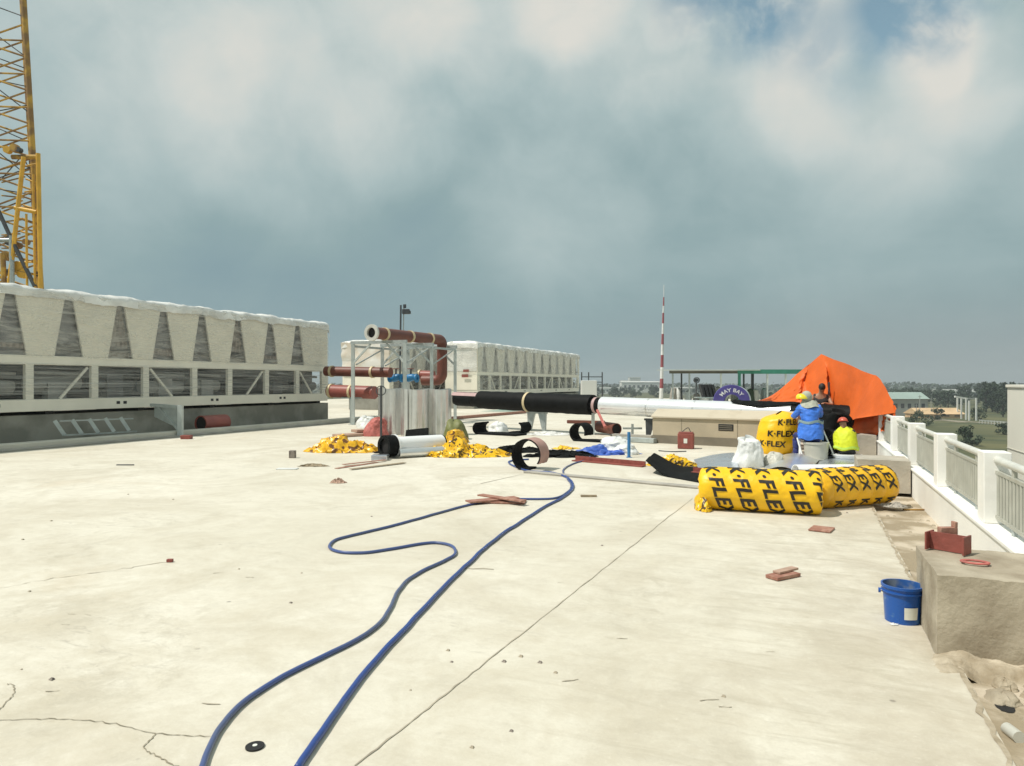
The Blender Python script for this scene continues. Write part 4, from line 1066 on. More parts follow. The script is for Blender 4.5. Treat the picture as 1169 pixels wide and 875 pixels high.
# ------------------------------------------------------------------ red and white mast
mt = thing('antenna_mast', 'tall thin mast in red and white bands rising beyond the white pipe', 'mast', W(755, 56))
ys = [455, 444, 433, 420, 406, 394, 382, 370, 358, 350, 340]
for i in range(len(ys) - 1):
    p0 = PT(754.8 + 3 * i / 10, ys[i], 56); p1 = PT(754.8 + 3 * (i + 1) / 10, ys[i + 1], 56)
    mb = MB(); mb.tube([p0, p1], [0.16 - 0.011 * i, 0.16 - 0.011 * (i + 1)], 10); mb.build('band', 'mastwhite' if i % 2 == 0 else 'mastred', mt, smooth=True)
p0 = PT(757.8, 340, 56); mb = MB(); mb.tube([p0, PT(758, 326, 56)], 0.025, 6); mb.build('whip', 'mastwhite', mt, smooth=True)
p0 = PT(754.8, 455, 56); mb = MB(); mb.tube([(p0.x, p0.y, 0), p0], 0.17, 10); mb.build('foot', 'mastwhite', mt, smooth=True)

# ------------------------------------------------------------------ far shelter, its clutter
dS = 48.0
sh = thing('shelter', 'long low open shelter with brown and green roof edge behind the white pipe', 'shelter', W(840, dS))
Rv = Vector((CA, SA, 0)); Fv = Vector((-SA, CA, 0))
def shbar(px0, px1, zt, zb, m, name, dd=0.0, dep=0.15):
    a, b = W(px0, dS + dd), W(px1, dS + dd); mb = MB()
    mb.obox((a + b) / 2 , Rv, (b - a).length, dep, zb, zt); return mb.build(name, m, sh)
zt = ZH(422.5, dS)
def roofpart(px0, px1, m, name, zt, thick, d0, d1, tilt):
    a, b = W(px0, dS + d0), W(px1, dS + d0); c, e = W(px1, dS + d1), W(px0, dS + d1)
    mb = MB(); mb.hexa([Vector((p.x, p.y, z - thick)) for p, z in ((a, zt), (b, zt), (c, zt + tilt), (e, zt + tilt))] + [Vector((p.x, p.y, z)) for p, z in ((a, zt), (b, zt), (c, zt + tilt), (e, zt + tilt))])
    mb.build(name, m, sh)
roofpart(764, 842, 'canopy', 'roof', ZH(424.5, dS), 0.16, 0, 4.0, .12)
roofpart(842, 930, 'green', 'roof', ZH(422.5, dS), 0.30, 0, 4.0, .05)
roofpart(750, 868, 'canopyedge', 'roof_edge', ZH(422.8, dS), 0.05, -.3, 0.2, .0)
for px, m in ((768, 'galv'), (778, 'steeldark'), (787, 'galv'), (823, 'canopyedge'), (844, 'green'), (849, 'steeldark'), (859, 'steeldark'), (876, 'canopyedge'), (897, 'canopyedge'), (915, 'steeldark')):
    p = W(px, dS + (1.5 if m == 'steeldark' else .1)); mb = MB(); mb.bar(p, (p.x, p.y, zt - .15), 0.16 if px in (844, 859) else 0.10); mb.build('post', m, sh)
# chairs / boards stacked dark, leaning
for k in range(4):
    px = 801.5 + k * 4.2; p = W(px, 40)
    mb = MB(); mb.hexa([p + Rv * .1 + Vector((0, 0, .9)), p + Rv * .22 + Vector((0, 0, .9)), p + Rv * .22 + Fv * .5 + Vector((0, 0, .9)), p + Rv * .1 + Fv * .5 + Vector((0, 0, .9)),
                        p - Rv * .10 + Vector((0, 0, 1.62)), p + Rv * .06 + Vector((0, 0, 1.62)), p + Rv * .06 + Fv * .5 + Vector((0, 0, 1.62)), p - Rv * .10 + Fv * .5 + Vector((0, 0, 1.62))])
    mb2 = mb.build('leaning_board', 'darkcloth', bevel=0.02)
    tag(mb2, 'dark slanted board in the row left of the purple ring', 'board', 'dark boards leaning in a row')
tb = thing('trestle_table', 'low bench under the leaning dark boards', 'bench', W(808, 40.2))
mb = MB(); a = W(798, 40.25); b = W(818, 40.25); mb.obox((a + b) / 2, Rv, 1.4, .8, .84, .895); mb.build('top', 'galv', tb)
for s in (0.05, .95):
    p = a.lerp(b, s); mb = MB(); mb.bar(p, p + Vector((0, 0, .84)), .06); mb.build('leg', 'galv', tb)
# dark round fan on a stand
fl2 = thing('fan_stand', 'dark round fan on a stand under the shelter roof', 'fan', W(795, 44))
p = W(795, 44); mb = MB(); mb.tube([p, p + Vector((0, 0, 1.75))], .04, 8); mb.build('stand', 'steeldark', fl2, smooth=True)
mb = MB(); q = p + Vector((0, 0, 1.88)); mb.ring(q - Fv * .12, q + Fv * .02, .19, .15, 20); mb.cyl(q - Fv * .05, q + Fv * .1, .12, n=14); mb.build('head', 'steeldark', fl2, smooth=True)

# hazy clutter of pale stock under the shelter
for k in range(16):
    px = 768 + k * 8.7 + rnd.uniform(-2, 2); d = dS + rnd.uniform(.8, 3.2); p = W(px, d); h = rnd.uniform(.9, 1.5)
    kind = rnd.choice(['bldgrey', 'galv', 'palegrey', 'whitebag', 'concrete_grey', 'leafd', 'steeldark'])
    P = []
    for i in range(9):
        row = []
        for j in range(13):
            a = 2 * pi * j / 12; q = i / 8
            rr = (0.28 if q < .98 else 0.02) * (1 - .35 * q * q) * (1 + .25 * fb((cos(a) + k, sin(a), q * 2), 3))
            row.append(Vector((p.x + cos(a) * rr, p.y + sin(a) * rr, h * min(1, q * 1.05))))
        P.append(row)
    mb = MB(); mb.grid(P)
    tag(mb.build('covered_bundle', kind, smooth=True), 'small pale covered bundle standing under the far shelter', 'bundle', 'bundles stored under the shelter')

# purple ring (an upright annular arch) with white lettering
dA = 30.0
cA = PT(835, 458.5, dA); RO, RI = 20.5 / FPX * dA, 8.5 / FPX * dA
ar = thing('purple_arch', 'purple arched ring with white lettering behind the white pipe', 'arch', Vector((cA.x, cA.y, 0)))
def arcpts(r, dd, n=28, sx=1.0):
    return [cA + Rv * cos(pi * k / n) * r * sx + Vector((0, 0, 1)) * sin(pi * k / n) * r * .88 + (Yv if dd > 0 else Fv) * dd for k in range(n + 1)]
mb = MB(); mb.grid([arcpts(RO, -.02), arcpts(RO + .02, .05)]); mb.grid([arcpts(RI, -.02), arcpts(RO, -.02)]); mb.grid([arcpts(RI, .5), arcpts(RI, -.02)]); mb.build('ring', 'purple', ar, smooth=True, angle=50)
mb = MB(); mb.grid([arcpts(RO + .02, .05), arcpts(RO - .02, 1.3)]); mb.grid([arcpts(RO - .02, 1.3), arcpts(RI, 1.3)]); mb.grid([arcpts(RI, .5), arcpts(RI, 1.3)]); mb.build('grey_body', 'galvgreen', ar, smooth=True, angle=50)
mb = MB()
for s in (-1, 1):
    q = cA + Rv * s * (RO + RI) / 2 + Yv * .6; mb.obox(q, Rv, (RO - RI) * .9, 1.2, 0, cA.z)
mb.build('base', 'galvgreen', ar)

# ------------------------------------------------------------------ lettering helper
def text_mesh(s, cap, offset=0.012, step=0.02):
    cu = bpy.data.curves.new('lettering', 'FONT'); cu.body = s; cu.offset = offset; cu.resolution_u = 3; cu.size = 1.0
    cu.fill_mode = 'FRONT'; cu.space_character = 1.08
    to = bpy.data.objects.new('lettering_tmp', cu); COL.objects.link(to)
    dg = bpy.context.evaluated_depsgraph_get(); me = bpy.data.meshes.new_from_object(to.evaluated_get(dg))
    bpy.data.objects.remove(to); bpy.data.curves.remove(cu)
    bm = bmesh.new(); bm.from_mesh(me); bpy.data.meshes.remove(me)
    ysx = [v.co.y for v in bm.verts]; k = cap / 0.69
    bmesh.ops.scale(bm, vec=(k, k, k), verts=bm.verts)
    bmesh.ops.triangulate(bm, faces=bm.faces)
    xs = [v.co.x for v in bm.verts]; x0, x1 = min(xs), max(xs)
    x = x0 + step
    while x < x1:
        bmesh.ops.bisect_plane(bm, geom=bm.verts[:] + bm.edges[:] + bm.faces[:], plane_co=(x, 0, 0), plane_no=(1, 0, 0)); x += step
    yv = [v.co.y for v in bm.verts]; y = min(yv) + step
    while y < max(yv):
        bmesh.ops.bisect_plane(bm, geom=bm.verts[:] + bm.edges[:] + bm.faces[:], plane_co=(0, y, 0), plane_no=(0, 1, 0)); y += step
    bmesh.ops.triangulate(bm, faces=bm.faces)
    return bm, x0, x1
def wrap_text(s, cap, fn, name, material, parent, offset=0.012, step=0.025):
    bm, x0, x1 = text_mesh(s, cap, offset, step)
    for v in bm.verts: v.co = fn(v.co.x - x0, v.co.y, x1 - x0)
    me = bpy.data.meshes.new(name); bm.to_mesh(me); bm.free()
    return link(name, me, material, parent, smooth=True, angle=180)

# arch lettering
def archfn(u, v, Lt):
    a = radians(150) - u / Lt * radians(120); r = RI + .13 + v
    return cA + Rv * cos(a) * r + Vector((0, 0, 1)) * sin(a) * r * .88 - Fv * .028
wrap_text('MAY BAY', 0.17, archfn, 'lettering', 'whiteprint', ar, 0.02)

# ------------------------------------------------------------------ yellow insulation rolls
def roll(c0, c1, R, name, label, seed, cols, cap, slant, th0, spiral=0.0, phrase='K\u00b7FLEX', rep=2, flat=0.06, upsign=1, film='yellow'):
    """roll lying on the roof; axis c0 -> c1 (viewer's left to right); radius R"""
    c0, c1 = Vector(c0), Vector(c1); ax = (c1 - c0); Ln = ax.length; ax.normalize()
    side = Vector((ax.y, -ax.x, 0)).normalized()   # towards viewer
    if side.y > 0: side = -side
    up = Vector((0, 0, 1))
    def rad(t, th):
        q = t / Ln
        e = 1.0
        if q < .09: e = (max(0.0, 1 - ((.09 - q) / .09) ** 2)) ** .5 * .22 + .78
        if q > .93: e = (max(0.0, 1 - ((q - .93) / .07) ** 2)) ** .5 * .18 + .82
        r = R * e * (1 + 0.028 * fb((t * 1.8 + seed, cos(th) * 1.3, sin(th) * 1.3), 3) + 0.022 * (.3 - abs(fb((t * 7, cos(th) * 3.2, sin(th) * 3.2 + seed), 4))))
        if spiral:
            ph = (t / spiral + th / (2 * pi)) % 1.0
            r *= 1 + 0.075 * (max(0.0, sin(pi * ph)) ** .5 - .7)
        return r
    def P(t, th, off=0.0):
        r = rad(t, th) + off
        z = cos(th) * r
        # sits on the floor: flatten underneath
        zz = R * (1 - flat) + z
        if zz < 0.012: zz = 0.012 + off
        return Vector((c0.x, c0.y, 0)) + ax * t + side * sin(th) * r + up * zz
    root = thing(name, label, 'insulation roll', Vector((c0.x + c1.x, c0.y + c1.y, 0)) / 2, 0, 'yellow insulation rolls')
    n1, n2 = 130, 120
    mb = MB(); mb.grid([[P(Ln * i / n1, 2 * pi * j / n2) for j in range(n2 + 1)] for i in range(n1 + 1)])
    # end caps: gathered film
    for t_, s in ((0, -1), (Ln, 1)):
        rows = []
        for i in range(9):
            q = 1 - i / 8 * .97; row = []
            for j in range(n2 + 1):
                th = 2 * pi * j / n2; p = P(t_, th); cc = Vector((c0.x, c0.y, 0)) + ax * t_ + up * R * (1 - flat)
                pp = cc.lerp(p, q) + ax * s * (0.02 * (1 - q) + 0.028 * fb((cos(th) * 3, sin(th) * 3, q * 3 + seed), 3) * (1 - q) ** .3 * min(1, (1 - q) * 6)) - ax * s * .06 * max(0, .5 - q)
                row.append(pp)
            rows.append(row)
        mb.grid(rows)
    fw_ = mb.build('film_wrap', film, root, smooth=True, angle=75)
    for t0 in cols:
        for k in range(rep):
            def fn(u, v, Lt, t0=t0, k=k):
                th = th0 + (u + k * (Lt + cap * .9)) / R
                tt = t0 + upsign * (v - cap / 2) + (u + k * Lt) * slant
                tt = max(.004, min(Ln - .004, tt))
                return P(tt + .012 * fb((tt * 4, th * 1.5, seed), 2), th + .03 * fb((tt * 5, th * 2, seed + 5), 2), 0.007)
            wrap_text(phrase, cap, fn, 'lettering', 'print', fw_, 0.034)
    return root, P
# front roll: ground contact seen at (797,585) .. (937,593)
R1 = 0.29
cA1, cB1 = G(798, 583), G(939, 591)
axd = (cB1 - cA1).normalized(); sd = Vector((-axd.y, axd.x, 0)); sd = sd if sd.y > 0 else -sd
L1 = (cB1 - cA1).length
roll(cA1 + sd * R1 * .7, cB1 + sd * R1 * .7, R1, 'insulation_roll', 'yellow printed insulation roll lying in front, nearest and largest', 3.0,
     [L1 * q for q in (0.085, 0.29, 0.50, 0.715, 0.925)], 0.172, 0.34, 0.10)
# second roll behind, pointing away to the right
R2 = 0.272
cA2, cB2 = G(936, 583.5), G(1024, 576.5)
ax2 = (cB2 - cA2).normalized(); sd2 = Vector((-ax2.y, ax2.x, 0)); sd2 = sd2 if sd2.y > 0 else -sd2
L2 = (cB2 - cA2).length
roll(cA2 + sd2 * R2 * .7, cB2 + sd2 * R2 * .7, R2, 'insulation_roll', 'yellow printed insulation roll with spiral seams beside the concrete block', 8.0,
     [L2 * q for q in (0.07, 0.24, 0.41, 0.58, 0.75, 0.92)], 0.128, 0.30, -0.62, spiral=L2 * .17, film='yellow_b')
# gathered plastic tail at the left end of the front roll
def heap(c, rx, ry, h, name, label, m, cat, seed, group=None, u=None, rough_=0.35, n=56):
    u = u or Rv; u = Vector((u.x, u.y, 0)).normalized(); nrm = Vector((-u.y, u.x, 0)); P = []
    for i in range(n + 1):
        row = []
        for j in range(n + 1):
            a, b = i / n * 2 - 1, j / n * 2 - 1
            # square -> disc
            x = a * sqrt(max(0, 1 - b * b / 2)); y = b * sqrt(max(0, 1 - a * a / 2)); r = sqrt(x * x + y * y)
            k = 1 + .28 * fb((x * 1.5, y * 1.5, seed), 3)
            p = Vector((c.x, c.y, 0)) + u * x * rx * k + nrm * y * ry * k
            w_ = abs(fb((x * 2.6 + seed, y * 2.6, seed), 3)); w2 = abs(fb((x * 6, y * 6, seed + 3), 2))
            z = h * (1 - r ** 1.5) * (0.72 + .9 * fb((x * 1.5, y * 1.5, seed + 7), 2)) + rough_ * h * (0.75 - w_ * 2.0) * (1 - r ** 6) + .16 * h * (0.4 - w2 * 1.6) * (1 - r ** 6)
            p += Vector((fb((x * 3.5, y * 3.5, seed + 11), 2), fb((x * 3.5, y * 3.5, seed + 17), 2), 0)) * .09 * rx
            p.z = max(0.004 + .004 * (1 - r), z)
            row.append(p)
        P.append(row)
    mb = MB(); mb.grid(P); o = mb.build(name, m, smooth=True, angle=50)
    return tag(o, label, cat, group)
TAIL = (G(799, 583), 'crumpled yellow plastic tail at the left end of the front roll')

# upright bag roll behind, text horizontal
def bag_roll():
    c = W(884.5, 17.0); h, R = 0.98, 0.44
    root = thing('insulation_bag', 'upright bulging yellow printed insulation bag beside the worker in blue', 'insulation bag', c, 0, 'yellow insulation rolls')
    def P(z, a, off=0.0):
        q = z / h; prof = (0.80 + .25 * sin(pi * min(1, q * 1.05)) ** .7) if q < .8 else (0.80 + .25 * sin(pi * min(1, .84)) ** .7) * max(0.03, (1 - ((q - .8) / .2) ** 2)) ** .5
        r = R * prof * (1 + .07 * fb((cos(a) * 1.6, sin(a) * 1.6, q * 2.5), 3)) + off
        return Vector((c.x, c.y, 0)) + Rv * (sin(a) * r + .10 * q) - Fv * cos(a) * r + Vector((0, 0, z + (.05 * sin(a) * q)))
    mb = MB(); mb.grid([[P(h * i / 40, 2 * pi * j / 56) for j in range(57)] for i in range(41)]); fw_ = mb.build('film_wrap', 'yellow', root, smooth=True, angle=70)
    for (z0, a0) in ((0.22, -1.25), (0.46, -0.80), (0.72, -0.36)):
        for k in (0, 1):
            def fn(u, v, Lt, z0=z0, a0=a0, k=k):
                a = a0 + (u + k * (Lt + .25)) / R
                return P(min(h * .98, z0 + v - .10 * (a - a0) * .3), a, .008)
            wrap_text('K\u00b7FLEX', 0.13, fn, 'lettering', 'print', fw_, 0.034)
bag_roll()

def bag(c, rx, h, name, label, m, cat, seed, group=None, ry=None, top=.35, folds=1.0):
    """slumped sack: lumpy rings, creased, gathered at the top"""
    ry = ry or rx; P = []; n, k = 48, 26
    for i in range(k + 1):
        q = i / k; row = []
        for j in range(n + 1):
            a = 2 * pi * j / n; ca_, sa_ = cos(a), sin(a)
            prof = (1 - (1 - top) * q ** 1.5) * (1 - max(0, (q - .8) / .2) ** 2 * .96)
            lump = 1 + .34 * fb((ca_ * .9 + seed, sa_ * .9, q * 1.3), 2) + folds * (.10 * (0.4 - abs(fb((ca_ * 2.2, sa_ * 2.2 + seed, q * 2.4), 3)) * 1.6) + .05 * sin(a * 7 + q * 5 + seed) * q)
            zz = h * (sin(q * pi / 2) ** .8) * (1 + .16 * fb((ca_ * 1.1, sa_ * 1.1 + seed, 5), 2) * q)
            off = Vector((fb((seed, q, 1), 2), fb((seed, q, 7), 2), 0)) * rx * .5 * q
            row.append(Vector((c.x, c.y, 0)) + Rv * ca_ * rx * prof * lump + Fv * sa_ * ry * prof * lump + off + Vector((0, 0, .004 + zz)))
        P.append(row)
    mb = MB(); mb.grid(P); return tag(mb.build(name, m, smooth=True, angle=70), label, cat, group)
# ------------------------------------------------------------------ heaps and floor litter
heap(G(391, 516), 0.95, 0.50, 0.36, 'plastic_heap', 'crumpled heap of yellow printed plastic left of the white-wrapped roll', 'yelloworange', 'plastic heap', 1.3, 'heaps of yellow printed plastic')
heap(G(527, 521), 1.02, 0.55, 0.34, 'plastic_heap', 'crumpled heap of yellow printed plastic right of the white-wrapped roll', 'yellowheap', 'plastic heap', 4.1, 'heaps of yellow printed plastic')
bag(TAIL[0] + Rv * .03 + Fv * .03, .10, .20, 'plastic_scrap', TAIL[1], 'yellowheap', 'plastic scrap', 2.2, ry=.2, top=.15, folds=1.8)
bag(W(522, 20.0), .30, .36, 'plastic_scrap', 'upright tuft of orange plastic behind the right yellow heap', 'yelloworange', 'plastic scrap', 6.5)
bag(W(519, 21.2), .36, .58, 'green_bag', 'olive green bag at the foot of the right aluminium coil', 'olive', 'bag', 5.5)
heap(G(766, 532), 0.52, 0.34, 0.22, 'plastic_scrap', 'crumpled yellow plastic lying on the black curled foam sheet', 'yellowheap', 'plastic scrap', 9.3)
bag(W(430, 22.6), .40, .56, 'red_bag', 'red woven bag slumped in front of the left aluminium coil', 'redcloth', 'bag', 3.3, top=.2)
bag(G(419, 489), .40, .42, 'white_scrap', 'white plastic scrap heaped under the low red pipe', 'whitebag', 'plastic scrap', 13.3)
bag(G(854, 533), .27, .56, 'white_bag', 'crumpled white plastic bag below the yellow upright bag', 'whitebag', 'bag', 7.7, top=.62, folds=1.3)
bag(G(884, 533), .22, .27, 'pale_bag', 'cream paper sack slumped right of the crumpled white bag', 'palegrey', 'bag', 17.7)
bag(G(705, 517.5), .40, .36, 'white_bag', 'white plastic bag beside the thin blue post', 'whitebag', 'bag', 2.9, folds=1.6)
bag(G(717, 519), .28, .22, 'white_bag', 'low white plastic bag right behind the thin blue post', 'whitebag', 'bag', 6.9, folds=1.6)
heap(G(686, 519), 0.80, 0.42, 0.16, 'blue_sheet', 'crumpled blue plastic sheet at the foot of the white bag', 'bluesheet', 'plastic sheet', 8.9)
heap(G(645, 513), 0.35, 0.25, 0.07, 'yellow_scrap', 'thin pale yellow scrap beside the blue plastic sheet', 'yellowheap', 'plastic scrap', 10.9)
bag(G(569, 494), .32, .34, 'white_scrap', 'small white plastic bundle lying on the curled black foam', 'whitebag', 'plastic scrap', 12.1, top=.25)
heap(G(625, 497), 0.9, 0.4, 0.10, 'pale_sheet', 'pale crumpled plastic film behind the black foam mats', 'film_top', 'plastic sheet', 15.1)
heap(G(590, 516.5), 0.75, 0.30, 0.16, 'foam_mat', 'black foam mat left of the large foam curl', 'blackfoam', 'foam sheet', 14.1)
heap(G(640, 522), 0.85, 0.30, 0.16, 'foam_mat', 'black foam mat behind and right of the large foam curl', 'blackfoam', 'foam sheet', 16.1)
heap(G(470, 518), 0.9, 0.5, 0.14, 'foam_mat', 'black foam scrap under the white-wrapped roll', 'blackfoam', 'foam sheet', 19.1)
bag(W(947, 15.9), .34, .62, 'foam_mat', 'black foam pile under the pipe beside the worker in yellow', 'blackfoam', 'foam sheet', 21.1)
bag(W(949, 16.6), .42, 1.0, 'foam_pile', 'tall dark pile of black foam between the two workers', 'blackfoam', 'foam pile', 23.1, top=.7)

# curled foam sheets (spiral strips)
def curl(c, axis, width, r, a0, a1, tail, m_out, m_in, name, label, cat, thick=0.03, grow=0.0):
    """strip rolled about a horizontal axis: spiral from a0 to a1, then a flat tail along the floor"""
    axis = Vector((axis[0], axis[1], 0)).normalized(); out = Vector((axis.y, -axis.x, 0))
    prof = []; n = 40
    for i in range(n + 1):
        a = a0 + (a1 - a0) * i / n; rr = r * (1 + grow * i / n)
        prof.append((cos(a) * rr, r + sin(a) * rr))
    if tail:
        x, z = prof[-1]
        for k in range(1, 7): prof.append((x + tail * k / 6, max(0.012, z * (1 - k / 4))))
    root = thing(name, label, cat, Vector((c.x, c.y, 0)))
    P = [[Vector((c.x, c.y, 0)) + out * x + axis * width * (k / 10 - .5) * (1 + .03 * fb((i * .2, k, 2), 2)) + Vector((0, 0, max(.006, z + .012 * fb((i * .2, k * .3, r), 3)))) for k in range(11)] for i, (x, z) in enumerate(prof)]
    mb = MB(); mb.grid(P); mb.build('outer_face', m_out, root, smooth=True, angle=60, recalc=False)
    Q = []
    for i in range(len(prof)):
        j0, j1 = max(0, i - 1), min(len(prof) - 1, i + 1)
        tx, tz = prof[j1][0] - prof[j0][0], prof[j1][1] - prof[j0][1]; l = sqrt(tx * tx + tz * tz) or 1
        nx_, nz2 = -tz / l * thick, tx / l * thick
        Q.append([p + out * nx_ + Vector((0, 0, nz2)) for p in P[i]])
    mb = MB(); mb.grid(Q); n_ = len(Q)
    for k in (0, 10): mb.grid([[P[i][k] for i in range(n_)], [Q[i][k] for i in range(n_)]])
    mb.grid([P[0], Q[0]]); mb.grid([P[-1], Q[-1]])
    mb.build('inner_face', m_in, root, smooth=True, angle=60)
    return root
curl(G(606, 536.5), Fv * .90 + Rv * .44, 0.42, 0.30, radians(-35), radians(275), 0.0, 'pinkfoam', 'blackfoam', 'foam_curl', 'large curled foam sheet with pink back, standing beside the hoses', 'foam curl', 0.03, 0.12)
curl(G(664, 504), (0.2, 1.0), 0.5, 0.26, radians(-20), radians(285), 0.85, 'blackfoam', 'blackfoam', 'foam_curl', 'small black foam curl with a flat tail by the prop post', 'foam curl', 0.04, 0.1)
curl(G(552, 496), (0.2, 1.0), 0.7, 0.20, radians(100), radians(270), 1.5, 'blackfoam', 'blackfoam', 'foam_curl', 'low black foam sheet turned up at its left end, under the trestle side', 'foam curl', 0.05)
curl(G(596, 495), (-0.2, -1.0), 0.6, 0.19, radians(110), radians(268), 0.35, 'blackfoam', 'blackfoam', 'foam_curl', 'short black foam piece turned up at its right end', 'foam curl', 0.04)

# black sheet with upturned end in front-right (lies under the yellow scrap)
def big_black_sheet():
    cor = [G(748, 543), G(806, 553.5), G(835, 535), G(757, 534)]
    n, m_ = 30, 12; P = []
    for i in range(n + 1):
        s = i / n; row = []
        for j in range(m_ + 1):
            q = j / m_
            p = cor[0].lerp(cor[1], s).lerp(cor[3].lerp(cor[2], s), q)
            z = 0.012 + 0.03 * abs(fb((s * 3, q * 2, 2), 3))
            if s < .35:
                k = (.35 - s) / .35; z += 0.25 * k ** 1.6
                p = p + (cor[0] - cor[1]).normalized() * .26 * k
            row.append(Vector((p.x, p.y, z)))
        P.append(row)
    mb = MB(); mb.grid(P); o = mb.build('foam_sheet', 'blackfoam', smooth=True, solid=0.03)
    tag(o, 'big black foam sheet with upturned left end behind the front yellow roll', 'foam sheet')
big_black_sheet()
# blue-grey metal sheet on the floor
def flat_sheet(pxs, zs, name, label, m, bow=0.0, thick=0.004):
    c = [G(*p) for p in pxs]; P = []
    for i in range(13):
        s = i / 12; row = []
        for j in range(13):
            q = j / 12; p = c[0].lerp(c[1], s).lerp(c[3].lerp(c[2], s), q)
            z = (zs[0] * (1 - s) + zs[1] * s) * (1 - q) + (zs[3] * (1 - s) + zs[2] * s) * q + bow * sin(pi * s) + .008
            row.append(Vector((p.x, p.y, z)))
        P.append(row)
    mb = MB(); mb.grid(P); o = mb.build(name, m, smooth=True, solid=thick); return tag(o, label, 'sheet metal', 'cut aluminium sheets on the floor')
flat_sheet([(800, 541), (846, 543), (838, 524), (792, 527)], (0, 0, .12, 0.02), 'metal_sheet', 'flat blue-grey metal sheet left of the crumpled white bag', 'alublue', .03)
flat_sheet([(868, 541), (918, 544), (935, 530), (880, 527)], (0, 0, .06, .03), 'metal_sheet', 'curved grey metal sheet behind the gap between the two yellow rolls', 'alu', .14)
flat_sheet([(930, 541), (995, 541), (990, 525), (938, 524)], (0.01, 0, .02, .05), 'metal_sheet', 'pale metal sheet on the floor under the worker in the yellow vest', 'alublue', .05)
flat_sheet([(896, 531), (952, 529), (950, 522), (905, 522)], (0, .02, .05, .04), 'metal_sheet', 'long curved bright metal offcut at the feet of the worker in blue', 'alu', .05)
# white rolled sheet lying behind the rolls
mb = MB(); p0, p1 = G(908, 549), G(985, 547); mb.ring(p0 + Vector((0, 0, .14)), p1 + Vector((0, 0, .12)), .135, .12, 30); tag(mb.build('rolled_sheet', 'whiteclad', smooth=True), 'white rolled cladding sheet lying behind the right yellow roll', 'rolled sheet')
# red angle steel on floor
def floor_bar(pxa, pxb, w_, h_, name, label, m, cat, group=None, prof='angle'):
    a, b = G(*pxa), G(*pxb); u_ = (b - a); L_ = u_.length
    mb = MB(); mb.obox((a + b) / 2, u_, L_, w_, 0.004, 0.004 + h_ * .2)
    nn = Vector((-u_.y, u_.x, 0)).normalized()
    if prof == 'angle': mb.obox((a + b) / 2 + nn * (w_ / 2 - h_ * .1), u_, L_, h_ * .2, 0.0042 + h_ * .2, h_)
    o = mb.build(name, m); return tag(o, label, cat, group)
floor_bar((655, 527), (735, 534), 0.16, 0.11, 'steel_angle', 'long red steel angle lying right of the blue hose', 'redsteel', 'steel angle', 'red steel angles on the floor')
floor_bar((790, 540.5), (872, 547), 0.14, 0.10, 'steel_angle', 'red steel angle lying behind the front yellow roll', 'redsteel', 'steel angle', 'red steel angles on the floor')

# white wrapped roll with black end, black box shapes, boards
t = thing('wrapped_roll', 'white-wrapped black insulation tube between the two yellow heaps', 'insulation tube', G(470, 519))
a, b = G(438, 524) + Vector((0, 0, .27)), G(505, 518) + Vector((0, 0, .25)); uu = (b - a).normalized()
mb = MB(); mb.ring(a, a + uu * .26, .25, .17, 30); mb.ring(a + uu * .261, b, .19, .17, 30); mb.build('foam_tube', 'blackfoam', t, smooth=True)
mb = MB(); mb.ring(a + uu * .30, b - uu * .05, .20, .192, 30); mb.ring(a + uu * .26, a + uu * .30, .262, .192, 30); mb.build('white_jacket', 'whiteclad', t, smooth=True)
mb = MB(); mb.cyl(a + uu * .06, b - uu * .1, .168, n=24); mb.build('bore', 'blackhole', t, smooth=True)
a, b = G(455, 524) + Vector((0, 0, .11)), G(508, 520.5) + Vector((0, 0, .11)); 
mb = MB(); mb.ring(a, b, .105, .08, 20); tag(mb.build('thin_tube', 'alu', smooth=True), 'thin silver tube lying in front of the white-wrapped tube', 'tube')
def black_fin():
    p = W(463, 20.6); q = W(489, 20.4)
    P = [[p.lerp(q, s) + Vector((0, 0, .20 + z * (.09 + .09 * s))) + Fv * (.12 * sin(s * 3) + .1 * z) for z in (-.9, -.3, .3, .8, 1)] for s in [k / 10 for k in range(11)]]
    mb = MB(); mb.grid(P); o = mb.build('foam_flap', 'blackfoam', smooth=True, solid=.03); tag(o, 'stiff black foam flap standing up before the middle aluminium coil', 'foam sheet')
black_fin()
for i, (a, b, wd, lab) in enumerate([((384, 500), (432, 497), .5, 'long pinkish board at the bottom of the pile behind the left yellow heap'), ((404, 498), (455, 495.5), .45, 'pale pinkish board lying across the pile before the aluminium coils')]):
    p, q = G(*a), G(*b); mb = MB(); mb.obox((p + q) / 2, q - p, (q - p).length, wd, .006 + .10 * i, .09 + .10 * i); tag(mb.build('board', 'pinkplank', bevel=.01), lab, 'board', 'boards by the aluminium coils')
for i, (a, b, m, lab) in enumerate([((384, 536), (430, 529), 'redplate', 'rusty flat strip nearest the camera in the group below the left heap'), ((400, 537.5), (462, 530), 'wood', 'grey flat strip beside the rusty strip below the left heap'), ((392, 533), (440, 527.5), 'redplate', 'rusty flat strip farthest from the camera below the left heap')]):
    p, q = G(*a), G(*b); mb = MB(); mb.obox((p + q) / 2, q - p, (q - p).length, .10, .004 + .013 * i, .014 + .013 * i); tag(mb.build('flat_strip', m), lab, 'steel strip', 'flat strips below the left heap')
chunk(G(434, 526), (.35, .3, .12), 'blue_box', 'small blue-grey box at the open end of the white-wrapped tube', 'alublue', 'box')
chunk(G(334, 523.5), (.14, .12, .17), 'dark_block', 'small dark upright block on the open floor left of the yellow heaps', 'coilrust', 'block')
chunk(G(328, 536.5), (.40, .18, .02), 'white_offcut', 'small white flat offcut left of the yellow heaps', 'whitebag', 'offcut')
heap(G(358, 533), .33, .12, .06, 'wood_scrap', 'grey-brown timber scrap lying before the left yellow heap', 'wood', 'timber scrap', 31.)
